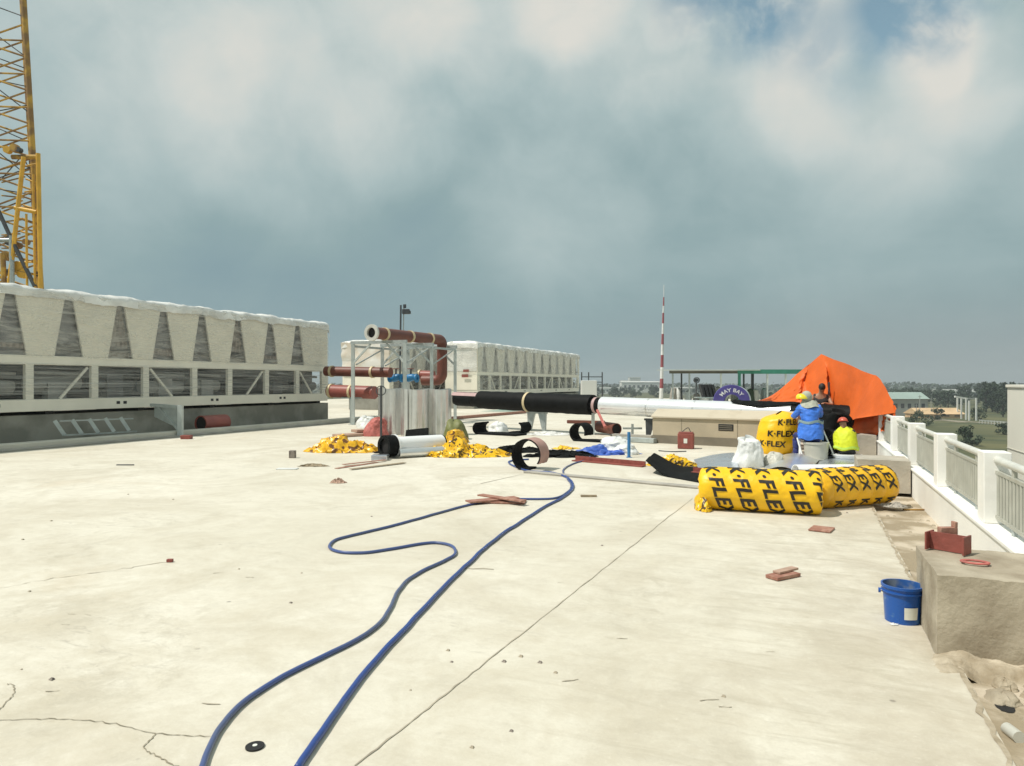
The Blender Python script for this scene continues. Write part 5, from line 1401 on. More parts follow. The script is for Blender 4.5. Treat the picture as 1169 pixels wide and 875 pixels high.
heap(G(386, 552), .14, .09, .08, 'paper_scrap', 'small pale crumpled paper scrap on the floor below the heaps', 'pinkplank', 'paper scrap', 33.)
chunk(G(143, 532), (.35, .05, .02), 'dark_stick', 'short dark stick on the open floor before the steel bracket', 'steeldark', 'stick')
chunk(G(194, 642.5), (.055, .035, .03), 'red_crumb', 'tiny red fragment alone on the open floor at left', 'redsteel', 'fragment')
chunk(G(672, 568), (.24, .05, .03), 'brown_stick', 'short brown stick right of the blue hose bend', 'wood', 'stick')
# rusty plates
pl0 = [((552, 574), (600, 575), .28, 'long rusty plate at the bottom of the pile beside the hose'), ((534, 577), (590, 572), .18, 'rusty plate lying across the pile beside the hose'), ((548, 571), (598, 578.5), .12, 'narrow rusty strip on top of the pile beside the hose')]
for i, (a, b, wd, lab) in enumerate(pl0):
    p, q = G(*a), G(*b); mb = MB(); mb.obox((p + q) / 2, q - p, (q - p).length, wd, .006 + .026 * i, .028 + .026 * i); tag(mb.build('rusty_plate', 'redplate', bevel=.003), lab, 'steel plate', 'rusty plates on the floor')
def plate(px, py, l, w_, ang, h, z0, lab, m='redplate'):
    u_ = Vector((CA * cos(ang) - SA * sin(ang), SA * cos(ang) + CA * sin(ang), 0)); mb = MB(); mb.obox(G(px, py), u_, l, w_, z0, z0 + h); tag(mb.build('rusty_plate', m, bevel=.004), lab, 'steel plate', 'rusty plates on the floor')
plate(938, 606, .235, .28, radians(-35), .018, .005, 'single square rusty plate just below the front yellow roll')
plate(894, 660, .30, .13, radians(52 - 22), .03, .004, 'rusty plate pair lying alone right of the floor joint, lower piece')
plate(897, 657.5, .27, .075, radians(56 - 22), .02, .036, 'narrow pale strip on top of the lone rusty plate', 'pinkplank')

# bits beyond: brown pipe offcut, brown timbers, angle iron
pipe_stub(G(684, 496) + Vector((0, 0, .24)), G(704, 498.5) + Vector((0, 0, .22)), .19, 'pipe_offcut', 'brown pipe offcut with black end lying under the pipe joint', 'rustpipe', 'red oxide pipe offcuts')
for i, (a, b, m, lab) in enumerate([((515, 480), (600, 472.5), 'redplate', 'long brown timber lying behind the black pipe'), ((648, 484), (690, 485), 'rustpipe', 'dark brown bar lying behind the prop post'), ((700, 501), (745, 503), 'concrete_grey', 'grey channel lying left of the box wall'), ((712, 505), (748, 507), 'galv', 'grey bar lying at the foot of the dark trestle'), ((735, 469.5), (700, 469.5), 'wood', 'brown strip lying below the left end of the white pipe')]):
    p, q = G(*a), G(*b); mb = MB(); mb.obox((p + q) / 2, q - p, (q - p).length, .22, .01, .14); tag(mb.build('floor_beam', m, bevel=.01), lab, 'beam', 'beams and bars lying under the long pipe')
t = thing('small_bracket', 'small grey steel bracket standing left of the box wall', 'bracket', G(722, 500))
p = G(722, 500); mb = MB(); mb.bar(p, p + Vector((0, 0, .42)), .07); mb.build('upright', 'galv', t)
mb = MB(); mb.bar(p - Rv * .3 + Vector((0, 0, .28)), p + Rv * .3 + Vector((0, 0, .28)), .06); mb.build('arm', 'galv', t)
mb = MB(); mb.obox(p, Rv, .34, .2, .002, .03); mb.build('foot', 'galv', t)
p = G(718, 523); t = thing('blue_post', 'thin upright blue post standing beside the white bag', 'post', p)
mb = MB(); mb.cyl(p, p + Vector((0, 0, .58)), .038, n=14); mb.build('tube', 'bluepost', t, smooth=True)
mb = MB(); mb.obox(p, Rv, .12, .12, .001, .012); mb.build('foot_plate', 'bluepost', t)
# site rails behind (scaffold frame near chiller 2 end)
t = thing('guard_frame', 'thin dark guard frame at the right end of the far chiller', 'guard rail', W(676, 58))
for px in (664, 672, 687.5):
    p = W(px, 58); mb = MB(); mb.bar(p, p + Vector((0, 0, 2.6)), .09); mb.build('post', 'steeldark', t)
for py in (431, 437):
    a = PT(664, py, 58); b = PT(687.5, py, 58); mb = MB(); mb.bar(a, b, .07); mb.build('rail', 'steeldark', t)
p = W(672, 56); mb = MB(); mb.obox(p, Rv, 1.2, 1.0, 0.0, 1.9); tag(mb.build('white_cabinet', 'bldwhite', bevel=.03), 'small white cabinet beside the right end of the far chiller', 'cabinet')

# ------------------------------------------------------------------ hoses
def hose(pxs, r, m, label, n=14):
    pts = smooth_path([G(*p) for p in pxs], n)
    pts = [Vector((p.x + .012 * fb((p.x * 2.2, p.y * 2.2, r * 90), 3), p.y + .012 * fb((p.x * 2.2, p.y * 2.2, 7 + r * 90), 3), r + .002)) for p in pts]
    mb = MB(); mb.tube(pts, r, 14); o = mb.build('hose', m, smooth=True, angle=180); return tag(o, label, 'hose', 'blue hoses on the floor')
hose([(338, 884), (352, 862), (395, 800), (440, 745), (500, 681), (556, 626), (596, 597), (625, 579), (644, 569), (654, 558), (650, 549), (640, 544), (628, 541), (602, 539), (585, 533), (581, 529), (589, 527), (603, 526)], 0.0175, 'hose', 'thick dark blue hose running straight across the floor to the foam curl')
hose([(226, 890), (237, 862), (252, 833), (278, 806), (320, 778), (362, 757), (402, 737), (428, 719), (445, 697), (456, 676), (473, 660), (505, 644), (519, 635), (516, 626), (499, 622), (478, 623.5), (445, 629.5), (415, 633.5), (390, 633), (377, 628), (381, 620), (400, 614), (450, 602), (500, 588), (545, 576), (580, 572), (630, 571), (646, 565), (652, 557), (648, 549), (643, 540), (646, 535), (657, 530), (668, 527), (676, 521)], 0.0150, 'hosegrey', 'grey-blue hose winding in loops across the floor')

# drain cap
t = thing('floor_drain', 'black round floor drain cover with pale centre near the bottom edge', 'drain', G(291, 854))
p = G(291, 854); mb = MB(); mb.cyl(p + Vector((0, 0, .003)), p + Vector((0, 0, .009)), .043, n=28); mb.build('cover', 'drain', t)
mb = MB(); mb.cyl(p + Vector((0, 0, .0095)), p + Vector((0, 0, .012)), .011, n=14); mb.build('centre', 'label', t)

# bucket
def bucket():
    c = G(1030, 709); t = thing('bucket', 'blue plastic bucket with a white label beside the concrete block', 'bucket', c)
    h = .262; r0, r1 = .108, .128
    prof = [(r0, .006), (r0 + .004, .0), (r1 - .004, h * .80), (r1 + .008, h * .80), (r1 + .008, h * .84), (r1, h * .84), (r1, h * .92), (r1 + .010, h * .93), (r1 + .010, h), (r1 - .002, h), (r1 - .006, h * .9), (r0 - .006, .012), (.001, .012)]
    n = 48
    def lathe(prof, name, m):
        P = [[c + Vector((cos(2 * pi * k / n) * r, sin(2 * pi * k / n) * r, z)) for k in range(n + 1)] for r, z in prof]; mb = MB(); mb.grid(P); return mb.build(name, m, t, smooth=True, angle=30)
    bd_ = lathe(prof[:10], 'body', 'bucket'); lathe(prof[9:], 'inside', 'bucketin'); lathe([(r0, .004), (.001, .004)], 'bottom', 'bucket')
    view = (Vector((0, 0, 0)) - c); a0 = atan2(view.y, view.x)
    P = []
    for i in range(9):
        a = a0 + radians(6) + radians(44) * i / 8
        P.append([c + Vector((cos(a) * (r0 + .004 + (r1 - r0) * zz / h + .004), sin(a) * (r0 + .004 + (r1 - r0) * zz / h + .004), zz)) for zz in (.04, .07, .095, .125)])
    mb = MB(); mb.grid(P); mb.build('label', 'label', bd_, smooth=True)
    for s in (1, -1):
        a = a0 + s * radians(88); q = c + Vector((cos(a) * (r1 + .008), sin(a) * (r1 + .008), h * .76)); mb = MB(); mb.cyl(q, q + Vector((cos(a) * .016, sin(a) * .016, 0)), .018, n=12); mb.build('handle_lug', 'bucket', bd_, smooth=True)
    pts = []
    for k in range(17):
        a = a0 + radians(88) - radians(176) * k / 16; dz = -.055 * sin(pi * k / 16)
        pts.append(c + Vector((cos(a) * (r1 + .018), sin(a) * (r1 + .018), h * .76 + dz)))
    # handle hangs behind
    pts = [c + (p - c).xy.to_3d() * 1.0 + Vector((0, 0, p.z)) for p in pts]
    view_n = Vector((cos(a0), sin(a0), 0)); pts = [p - view_n * 2 * (p - c).dot(view_n) if (p - c).dot(view_n) > 0 else p for p in pts]
    mb = MB(); mb.tube(pts, .0035, 8); mb.build('handle', 'steeldark', t, smooth=True)
bucket()
heap(G(1021, 714), .03, .02, .012, 'mortar_splash', 'tiny white mortar splash at the foot of the blue bucket', 'whitebag', 'mortar splash', 41.)

# red steel H offcut on the block, with small plates and ring
zb = 0.512
def hoff(c, u_, L_, H_, B_, name, label, group=None, extra=True, z=zb):
    t = thing(name, label, 'steel offcut', Vector((c.x, c.y, z)), 0, group); u_ = Vector((u_[0], u_[1], 0)).normalized(); n_ = Vector((-u_.y, u_.x, 0)); tk = .012
    # axis u_: flanges at both ends of height (stub column cut lying on its side)
    for s in (-1, 1):
        mb = MB(); mb.obox(c + u_ * s * (L_ / 2 - tk / 2), n_, B_, tk, z, z + H_); mb.build('flange', 'redsteel', t, bevel=.002)
    mb = MB(); mb.obox(c, u_, L_ - 2 * tk - .001, tk, z, z + H_); mb.build('web', 'redsteel', t)
    return t
hb = PT(1082, 628, 4.95)
hoff(Vector((hb.x, hb.y, 0)), Rv * .62 - Fv * .78, 0.25, 0.125, 0.14, 'steel_offcut', 'red I-beam offcut standing on the near concrete block')
p = Vector((hb.x, hb.y, 0)) + Rv * .06 + Fv * .10
mb = MB(); mb.obox(p, Rv, .12, .05, zb, zb + .15); mb.obox(p + Rv * .05, Fv, .05, .02, zb + .1502, zb + .19); tag(mb.build('steel_lug', 'redplate', bevel=.003), 'small rusty lug standing behind the red I-beam offcut', 'steel offcut')
rg = PT(1113, 647, 4.62); mb = MB()
P = []
for k in range(25):
    a = 2 * pi * k / 24; P.append([Vector((rg.x + cos(a) * (.075 + .012 * cos(b)) , rg.y + sin(a) * (.048 + .012 * cos(b)), zb + .008 + .008 * sin(b))) for b in [2 * pi * j / 8 for j in range(9)]])
mb.grid(P); tag(mb.build('red_loop', 'redcloth', smooth=True), 'small red loop of strap lying on the near concrete block', 'strap loop')
# red offcuts in the gutter further on
for i, (px, py, lab) in enumerate([(1040, 557, 'red steel offcut in the gutter beside the second concrete block'), (1027, 494, 'dark red offcut in the gutter by the farthest visible railing post')]):
    c = G(px, py, -.05); hoff(c, Rv, .3 if i == 0 else .25, .09, .12, 'steel_offcut', lab, z=-.046)
mb = MB(); p = G(1046, 583.5, -.05); mb.obox(p, Rv, .35, .04, -.046, -.03); tag(mb.build('rebar_piece', 'cranerust'), 'short rusty bar lying in the gutter below the second block', 'bar')
heap(G(1020, 579), .17, .12, .06, 'grey_lump', 'grey mortar lump at the right end of the seamed yellow roll', 'concrete_grey', 'mortar lump', 51.)
def rubble(c, r, h, name, label, m, seed):
    P = []
    for i in range(13):
        q = i / 12; row = []
        for j in range(25):
            a = 2 * pi * j / 24; rr = r * (cos(q * pi / 2) ** .6 + .001) * (1 + .35 * fb((cos(a) * 1.5 + seed, sin(a) * 1.5, q), 3) + .12 * fb((cos(a) * 6, sin(a) * 6 + seed, q * 4), 3))
            row.append(Vector((c.x + cos(a) * rr, c.y + sin(a) * rr * 1.2, c.z + h * sin(q * pi / 2) * (1 + .25 * fb((cos(a) * 3, sin(a) * 3, seed), 3)))))
        P.append(row)
    mb = MB(); mb.grid(P); return tag(mb.build(name, m, smooth=True, angle=35), label, 'mortar lump')
rubble(LUMP + Vector((.01, .16, -.004)), .075, .055, 'mortar_lump', 'dark broken mortar lump beside the gutter hole', 'concrete_dirty', 2.0)
rubble(Vector((1.24, LUMP.y + .30, -.05)), .11, .05, 'mortar_lump', 'pale mortar lump in the gutter corner in front of the near concrete block', 'mortar', 5.0)
rubble(Vector((1.05, LUMP.y + .36, -.05)), .06, .05, 'mortar_lump', 'small mortar lump at the slab edge in front of the near concrete block', 'mortar', 9.0)
for i in range(26):
    px = rnd.uniform(20, 1000); py = rnd.uniform(560, 860)
    if px > 900 and py > 640: px -= 400
    s = rnd.uniform(.006, .018); c = G(px, py)
    mb = MB(); mb.hexa([(c.x - s, c.y - s * .6, .001), (c.x + s, c.y - s * .8, .001), (c.x + s * .8, c.y + s * .7, .001), (c.x - s * .7, c.y + s * .6, .001), (c.x - s * .5, c.y - s * .4, s * .6), (c.x + s * .6, c.y - s * .4, s * .8), (c.x + s * .4, c.y + s * .5, s * .6), (c.x - s * .5, c.y + s * .3, s * .7)])
    tag(mb.build('debris_chip', 'concrete_dirty' if i % 3 else 'coilrust'), 'small dark chip of debris on the open concrete floor', 'debris chip', 'debris chips scattered on the floor')
for i in range(60):
    d = rnd.uniform(3.3, 12); x = rnd.uniform(EX + .05, GX - .05); y = yblk(d, x); s = rnd.uniform(.008, .03)
    c = Vector((x, y, -.05))
    if any(abs(y - yblk(dd, .75) - .4) < .55 for dd in (4.36, 11.0)): continue
    mb = MB(); mb.hexa([(c.x - s, c.y - s * .6, c.z), (c.x + s, c.y - s * .8, c.z), (c.x + s * .8, c.y + s * .7, c.z), (c.x - s * .7, c.y + s * .6, c.z), (c.x - s * .5, c.y - s * .4, c.z + s * .6), (c.x + s * .6, c.y - s * .4, c.z + s * .8), (c.x + s * .4, c.y + s * .5, c.z + s * .6), (c.x - s * .5, c.y + s * .3, c.z + s * .7)])
    tag(mb.build('mortar_crumb', 'concrete_dirty'), 'small mortar crumb lying in the gutter along the parapet', 'mortar crumb', 'mortar crumbs in the gutter')

# ------------------------------------------------------------------ people
def skin_grow(joints, edges, root, sub=2):
    me = bpy.data.meshes.new('tmp'); names = list(joints); idx = {n: i for i, n in enumerate(names)}
    order = [root] + [n for n in names if n != root]; idx = {n: i for i, n in enumerate(order)}
    me.from_pydata([joints[n][0] for n in order], [(idx[a], idx[b]) for a, b in edges], [])
    o = bpy.data.objects.new('tmp', me); COL.objects.link(o)
    md = o.modifiers.new('s', 'SKIN'); md.use_smooth_shade = True
    sv = me.skin_vertices[0].data
    for n in order:
        r = joints[n][1]; sv[idx[n]].radius = (r, r) if not isinstance(r, tuple) else r
        sv[idx[n]].use_root = (n == root)
    ms = o.modifiers.new('ss', 'SUBSURF'); ms.levels = sub; ms.render_levels = sub
    dg = bpy.context.evaluated_depsgraph_get(); out = bpy.data.meshes.new_from_object(o.evaluated_get(dg))
    bpy.data.objects.remove(o); bpy.data.meshes.remove(me)
    return out
def add_hand(J, E, side, wrist, direction, up=(0, 0, 1), s=1.0):
    d = Vector(direction).normalized(); upv = Vector(up); sd = d.cross(upv).normalized(); u2 = sd.cross(d).normalized(); w_ = Vector(J[wrist][0])
    k = wrist + '_palm'; J[k] = (w_ + d * .06 * s, .030 * s); E.append((wrist, k))
    for i, (off, ln) in enumerate(((-.030, .070), (-.010, .082), (.010, .076), (.029, .058))):
        b = w_ + d * .09 * s + sd * off * s; a1, a2, a3 = k + f'a{i}', k + f'b{i}', k + f'c{i}'
        J[a1] = (b, .0125 * s); J[a2] = (b + d * ln * .55 * s - u2 * .012, .0105 * s); J[a3] = (b + d * ln * .85 * s - u2 * .042 * s, .009 * s)
        E += [(k, a1), (a1, a2), (a2, a3)]
    th = -1 if side > 0 else 1
    J[k + 't1'] = (w_ + d * .05 * s + sd * th * .042 * s, .013 * s); J[k + 't2'] = (w_ + d * .085 * s + sd * th * .058 * s - u2 * .015, .011 * s)
    E += [(k, k + 't1'), (k + 't1', k + 't2')]
def head_parts(p, fwd, root, hair=True, helmet=None, mask=None, hood=False):
    """p = head centre (world); fwd = facing direction"""
    f = Vector(fwd).normalized(); up = Vector((0, 0, 1)); up = (up - f * up.dot(f)).normalized(); s = f.cross(up)
    def ell(c, rx, ry, rz, lo=-1.0, hi=1.0, n=20, m_=14, sharp=0):
        P = []
        for i in range(m_ + 1):
            z = lo + (hi - lo) * i / m_; r = sqrt(max(0, 1 - z * z))
            P.append([c + s * cos(2 * pi * k / n) * r * rx + f * sin(2 * pi * k / n) * r * ry + up * z * rz for k in range(n + 1)])
        return P
    for sg in (-1, 1):
        mb = MB(); mb.grid(ell(p + f * .090 + s * sg * .032 + up * .01, .013, .010, .009)); mb.build('eye', 'eye', root, smooth=True)
    if hair:
        mb = MB(); mb.grid(ell(p - f * .012 + up * .025, .088, .108, .112, -.15, 1.0)); mb.build('hair', 'hair', root, smooth=True)
    if helmet:
        mb = MB(); mb.grid(ell(p + up * .035, .115, .14, .115, 0.0, 1.0)); hl_ = mb.build('helmet', helmet, root, smooth=True)
        P = [[p + up * .035 + (s * cos(a) * .115 + f * sin(a) * .14) * k + f * (.035 if k > 1 and sin(a) > 0 else 0) * sin(a) for a in [2 * pi * q / 28 for q in range(29)]] for k in (1.0, 1.10)]
        mb = MB(); mb.grid(P); mb.build('helmet_brim', helmet, hl_, smooth=True, solid=.006)
    if hood:
        mb = MB(); mb.grid(ell(p - f * .02 - up * .02, .120, .135, .15, -.9, 1.0)); mb.build('hood', 'greycloth', root, smooth=True)
    if mask:
        mb = MB(); mb.grid(ell(p + f * .03 - up * .04, .078, .085, .06)); mb.build('face_mask', mask, root, smooth=True)

def person(base, yaw, J, E, label, clothes, head, fwd, **hk):
    """J in local metres: +y faces forward. clothes: list of (name, material, joints, edges, grow)"""
    rotm = Matrix.Translation(base) @ Matrix.Rotation(yaw, 4, 'Z')
    root = thing('person', label, 'person', base, yaw)
    J2 = dict(J)
    me = skin_grow(J2, E, 'pelvis'); me.transform(rotm); link('body', me, 'skin', root, True, 180)
    for (nm, mt_, sub, grow) in clothes:
        j = {k: (J[k][0], J[k][1] * grow if not isinstance(J[k][1], tuple) else tuple(x * grow for x in J[k][1])) for k in sub}
        e = [(a, b) for a, b in E if a in j and b in j]
        rt = 'pelvis' if 'pelvis' in j else sub[0]
        me = skin_grow(j, e, rt, 3)
        if nm != 'boot':
            for v in me.vertices:
                p = v.co; k = .34 - abs(fb((p.x * 7, p.y * 7, p.z * 11), 3)); v.co = p + v.normal * (.030 * k + .012 * fb((p.x * 16, p.y * 16, p.z * 20), 2))
        me.transform(rotm); link(nm, me, mt_, root, True, 180)
    hp = rotm @ Vector(J[head][0]); fw = (rotm.to_3x3() @ Vector(fwd))
    head_parts(hp, fw, root, **hk)
    return root, rotm
def body_joints(pelvis, chest, neck, head, L_arm, R_arm, L_leg, R_leg, fat=1.0):
    pv, ch, nk, hd = map(Vector, (pelvis, chest, neck, head))
    f = fat
    J = {'pelvis': (pv, .125 * f), 'waist': (pv.lerp(ch, .45), .118 * f), 'chest': (ch, .145 * f), 'upchest': (ch.lerp(nk, .55), .125 * f), 'neck': (nk, .055), 'jaw': (nk.lerp(hd, .62), .07), 'head': (hd, .092), 'crown': (hd + (hd - nk).normalized() * .06, .075)}
    E = [('pelvis', 'waist'), ('waist', 'chest'), ('chest', 'upchest'), ('upchest', 'neck'), ('neck', 'jaw'), ('jaw', 'head'), ('head', 'crown')]
    for s, arm, leg in (('l', L_arm, L_leg), ('r', R_arm, R_leg)):
        for nm, p, r in zip(('sh', 'el', 'wr'), arm, (.062, .048, .034)): J[s + nm] = (Vector(p), r)
        E += [('upchest', s + 'sh'), (s + 'sh', s + 'el'), (s + 'el', s + 'wr')]
        for nm, p, r in zip(('hip', 'kn', 'an', 'toe'), leg, (.092, .066, .046, .038)): J[s + nm] = (Vector(p), r)
        E += [('pelvis', s + 'hip'), (s + 'hip', s + 'kn'), (s + 'kn', s + 'an'), (s + 'an', s + 'toe')]
        d = Vector(arm[2]) - Vector(arm[1]); add_hand(J, E, 1 if s == 'r' else -1, s + 'wr', d)
    return J, E
TORSO = ['pelvis', 'waist', 'chest', 'upchest', 'lsh', 'rsh', 'lel', 'rel', 'lwr', 'rwr']
LEGS = ['pelvis', 'lhip', 'rhip', 'lkn', 'rkn', 'lan', 'ran']
# worker in blue, seated on a drum, leaning to the pipe
bsA = W(926, 15.25)
J, E = body_joints((0, 0, .60), (-.02, .10, 1.04), (-.02, .20, 1.30), (-.05, .25, 1.46),
                   [(-.20, .14, 1.20), (-.30, .38, .98), (-.16, .62, 1.06)], [(.19, .16, 1.20), (.30, .42, 1.02), (.18, .66, 1.08)],
                   [(-.10, .02, .58), (-.24, .42, .55), (-.24, .40, .10), (-.26, .56, .045)], [(.10, .02, .58), (.22, .44, .52), (.26, .42, .10), (.28, .58, .045)])
pA, rA = person(bsA, A * 0.55, J, E, 'worker in a blue jacket with yellow helmet, seated at the pipe with back turned',
       [('jacket', 'bluecloth', TORSO, 1.42), ('trousers', 'navy', LEGS, 1.22), ('boot', 'boot', ['lan', 'ltoe'], 1.25), ('boot', 'boot', ['ran', 'rtoe'], 1.25)], 'head', (-.1, 1, -.35),
       hair=False, hood=True)
# jacket hem (flared) and belt
def band(c, ax_, rs, zs, name, m, root, rotm, sy=.8, wr=.16):
    P = []
    for r_, z_, yo in zip(rs, zs[0], zs[1]):
        P.append((r_, z_, yo))
    rows = []; nn = 6
    for i_ in range((len(P) - 1) * nn + 1):
        k_ = min(len(P) - 2, i_ // nn); t_ = i_ / nn - k_; r_, z_, yo = (P[k_][x_] * (1 - t_) + P[k_ + 1][x_] * t_ for x_ in range(3))
        rows.append([rotm @ Vector((cos(a) * r_ * (1 + .05 * sin(5 * a + z_ * 9) + wr * (.3 - abs(fb((cos(a) * 1.6 + z_ * 1.5, sin(a) * 1.6, z_ * 6), 4)))), yo + sin(a) * r_ * sy * (1 + wr * (.3 - abs(fb((cos(a) * 1.6, sin(a) * 1.6, z_ * 6 + 4), 4)))), z_ + .02 * sin(4 * a))) for a in [2 * pi * k / 64 for k in range(65)]])
    mb = MB(); mb.grid(rows); return mb.build(name, m, root, smooth=True, solid=.006)
band(None, None, (.255, .27, .265, .25), ((.50, .62, .74, .86), (.0, .01, .03, .055)), 'jacket_hem', 'bluecloth', pA, rA, .78)
band(None, None, (.268, .270, .268), ((.86, .89, .92), (.06, .065, .07)), 'belt', 'belt', pA, rA, .80, .03)
band(None, None, (.15, .19, .235), ((1.36, 1.30, 1.22), (.20, .18, .15)), 'neck_cape', 'greycloth', pA, rA, .8)
# helmet tipped to the left
hp = rA @ Vector((-.15, .20, 1.47))
P = []
for i in range(11):
    z = i / 10; r = sqrt(max(0, 1 - z * z)); P.append([hp + (Rv * cos(a) * .13 + Fv * sin(a) * .15) * r + Vector((-.03 * z, 0, .12 * z - .06)) for a in [2 * pi * k / 24 for k in range(25)]])
mb = MB(); mb.grid(P); mb.build('helmet', 'helmety', pA, smooth=True)
# drum seat
def drum(c, r, h, name, label, m, taper=.9):
    mb = MB(); n = 36; P = [[Vector((c.x + cos(2 * pi * k / n) * r_, c.y + sin(2 * pi * k / n) * r_, z)) for k in range(n + 1)] for r_, z in ((.001, .004), (r * taper, .004), (r, h * .9), (r + .015, h * .9), (r + .015, h), (r - .01, h), (.001, h - .004))]
    mb.grid(P); return tag(mb.build(name, m, smooth=True, angle=30), label, 'bucket seat')
drum(bsA + Rv * .10 - Fv * .02, .25, .42, 'seat_drum', 'pale grey tub used as a seat under the worker in blue', 'palegrey')
t = thing('step_stool', 'light metal folding stool frame around the worker in blue', 'stool', bsA + Rv * .05)
for (a, b) in (((-.30, -.1, 0), (-.20, .1, .50)), ((-.22, -.15, 0), (-.27, .08, .5)), ((.48, -.12, 0.05), (.20, .12, .92)), ((.40, .3, 0), (.3, .2, .45))):
    pa = bsA + Rv * a[0] + Fv * a[1] + Vector((0, 0, a[2])); pb = bsA + Rv * b[0] + Fv * b[1] + Vector((0, 0, b[2])); mb = MB(); mb.tube([pa, pb], .018, 8); mb.build('leg', 'whiteclad', t, smooth=True)
# worker in yellow vest, squatting
bsC = W(966, 15.1)
J, E = body_joints((0, 0, .33), (.0, .10, .62), (-.02, .18, .80), (-.03, .22, .94),
                   [(-.18, .13, .72), (-.27, .34, .55), (-.16, .58, .62)], [(.18, .13, .72), (.28, .36, .55), (.16, .60, .60)],
                   [(-.10, .02, .32), (-.22, .36, .46), (-.20, .18, .09), (-.22, .34, .045)], [(.10, .02, .32), (.22, .36, .46), (.20, .18, .09), (.22, .34, .045)])
pC, rC = person(bsC, A * .4, J, E, 'squatting worker in a bright yellow vest and red helmet beneath the pipe',
       [('shirt', 'darkcloth', TORSO, 1.15), ('trousers', 'darkcloth', LEGS, 1.2), ('boot', 'boot', ['lan', 'ltoe'], 1.25), ('boot', 'boot', ['ran', 'rtoe'], 1.25)], 'head', (-.1, 1, -.2), hair=True, helmet='helmetr')
band(None, None, (.275, .27, .268, .265, .262, .245, .17, .10), ((.30, .38, .47, .56, .65, .73, .80, .84), (.02, .03, .05, .08, .105, .13, .155, .17)), 'vest', 'vest', pC, rC, .82, .09)
band(None, None, (.290, .288), ((.33, .38), (.025, .033)), 'vest_band', 'vestlime', pC, rC, .83, .03)
pC.scale = (.88, .88, .88); pA.scale = (.96, .96, .96)
drum(bsC - Fv * .02, .29, .17, 'seat_basin', 'shallow white basin under the squatting worker in the yellow vest', 'whitebag', .75)
# worker behind the pipe: dark-haired head and arm above the pipe
bsB = W(937, 18.75)
J, E = body_joints((0, 0, .92), (0, .05, 1.20), (0.0, .12, 1.42), (-.02, .17, 1.56),
                   [(-.18, .06, 1.34), (-.26, .26, 1.12), (-.10, .42, 1.16)], [(.18, .06, 1.34), (.30, .24, 1.15), (.16, .45, 1.16)],
                   [(-.10, 0, .9), (-.12, .06, .50), (-.12, 0, .09), (-.12, .14, .045)], [(.10, 0, .9), (.12, .06, .5), (.12, 0, .09), (.12, .14, .045)])
person(bsB, A + pi - .35, J, E, 'dark-haired worker standing behind the pipe, bending over it with bare arms',
       [('shirt', 'darkcloth', ['pelvis', 'waist', 'chest', 'upchest', 'lsh', 'rsh'], 1.2), ('trousers', 'navy', LEGS, 1.2), ('boot', 'boot', ['lan', 'ltoe'], 1.25), ('boot', 'boot', ['ran', 'rtoe'], 1.25)], 'head', (0, 1, -.5), hair=True)

# ------------------------------------------------------------------ landscape beyond
def tree_proto(name, label, h, r, mleaf, seed, nl=900, trunk=True, group=None, lf=0.5):
    rr = random.Random(seed)
    root = thing(name, label, 'tree' if trunk else 'bush', (0, 0, 0), 0, group)
    clumps = []
    for k in range(16):
        a = rr.uniform(0, 2 * pi); q = rr.random() ** .5; z = rr.uniform(.16 if trunk else .1, .92)
        k_ = (1 - abs(z - .45) * 1.0)
        clumps.append((Vector((cos(a) * q * r * k_, sin(a) * q * r * k_, z * h)), rr.uniform(.22, .42) * r))
    if trunk:
        mb = MB(); mb.tube(smooth_path([(0, 0, -.1), (rr.uniform(-.1, .1), .05, h * .25), (rr.uniform(-.3, .3), rr.uniform(-.3, .3), h * .6)], 4), [h * .028 * (1 - k / 14) for k in range(9)], 8)
        for c, _ in clumps[:6]: mb.tube([(0, 0, h * .3), c], [h * .012, h * .004], 5)
        mb.build('trunk', 'bark', root, smooth=True)
    mb = MB()
    for i in range(nl):
        c, cr_ = clumps[i % len(clumps)]
        v = Vector((rr.gauss(0, 1), rr.gauss(0, 1), rr.gauss(0, 1))).normalized() * cr_ * rr.uniform(.5, 1.05)
        p = c + Vector((v.x, v.y, v.z * .75)); s = lf * rr.uniform(.6, 1.3)
        a = Vector((rr.gauss(0, 1), rr.gauss(0, 1), rr.gauss(0, 1))).normalized(); b = a.orthogonal().normalized(); a2 = a.cross(b)
        if p.z < .05: p.z = .05 + rr.random() * .3
        mb.add([p - b * s * .5, p + a2 * s * .35, p + b * s * .6, p - a2 * s * .3], [(0, 1, 2, 3)])
    mb.build('crown', mleaf, root, recalc=False)
    return root
TG = 'trees on the land beyond the roof'
protos = [tree_proto('broadleaf_tree', 'dark broad tree in the wooded belt beyond the field', 11, 5.0, 'leafd', 1, group=TG, lf=.9), tree_proto('broadleaf_tree', 'mid green spreading tree in the wooded belt beyond the field', 9, 5.5, 'leafm', 2, group=TG, lf=.9), tree_proto('tall_tree', 'tall narrow dark tree in the wooded belt beyond the field', 15, 4.2, 'leafd', 3, group=TG, lf=1.0)]
spots = []
for i in range(120):
    px = rnd.uniform(1000, 1185); d = rnd.choice([rnd.uniform(420, 620), rnd.uniform(620, 1000)])
    spots.append((px, d, rnd.choice([0, 0, 1, 2]) if px > 1090 else rnd.choice([0, 1, 1])))
for i in range(12): spots.append((rnd.uniform(1122, 1156), rnd.uniform(320, 400), 2))
for i in range(40): spots.append((rnd.uniform(640, 1000), rnd.uniform(600, 1100), rnd.choice([0, 1])))
used = [False] * 3
for px, d, k in spots:
    o = protos[k] if not used[k] else copy_tree(protos[k]); used[k] = True
    p = W(px, d, LAND); s = rnd.uniform(.75, 1.25); o.location = p; o.rotation_euler = (0, 0, rnd.uniform(0, 6)); o.scale = (s, s, s * rnd.uniform(.8, 1.1))
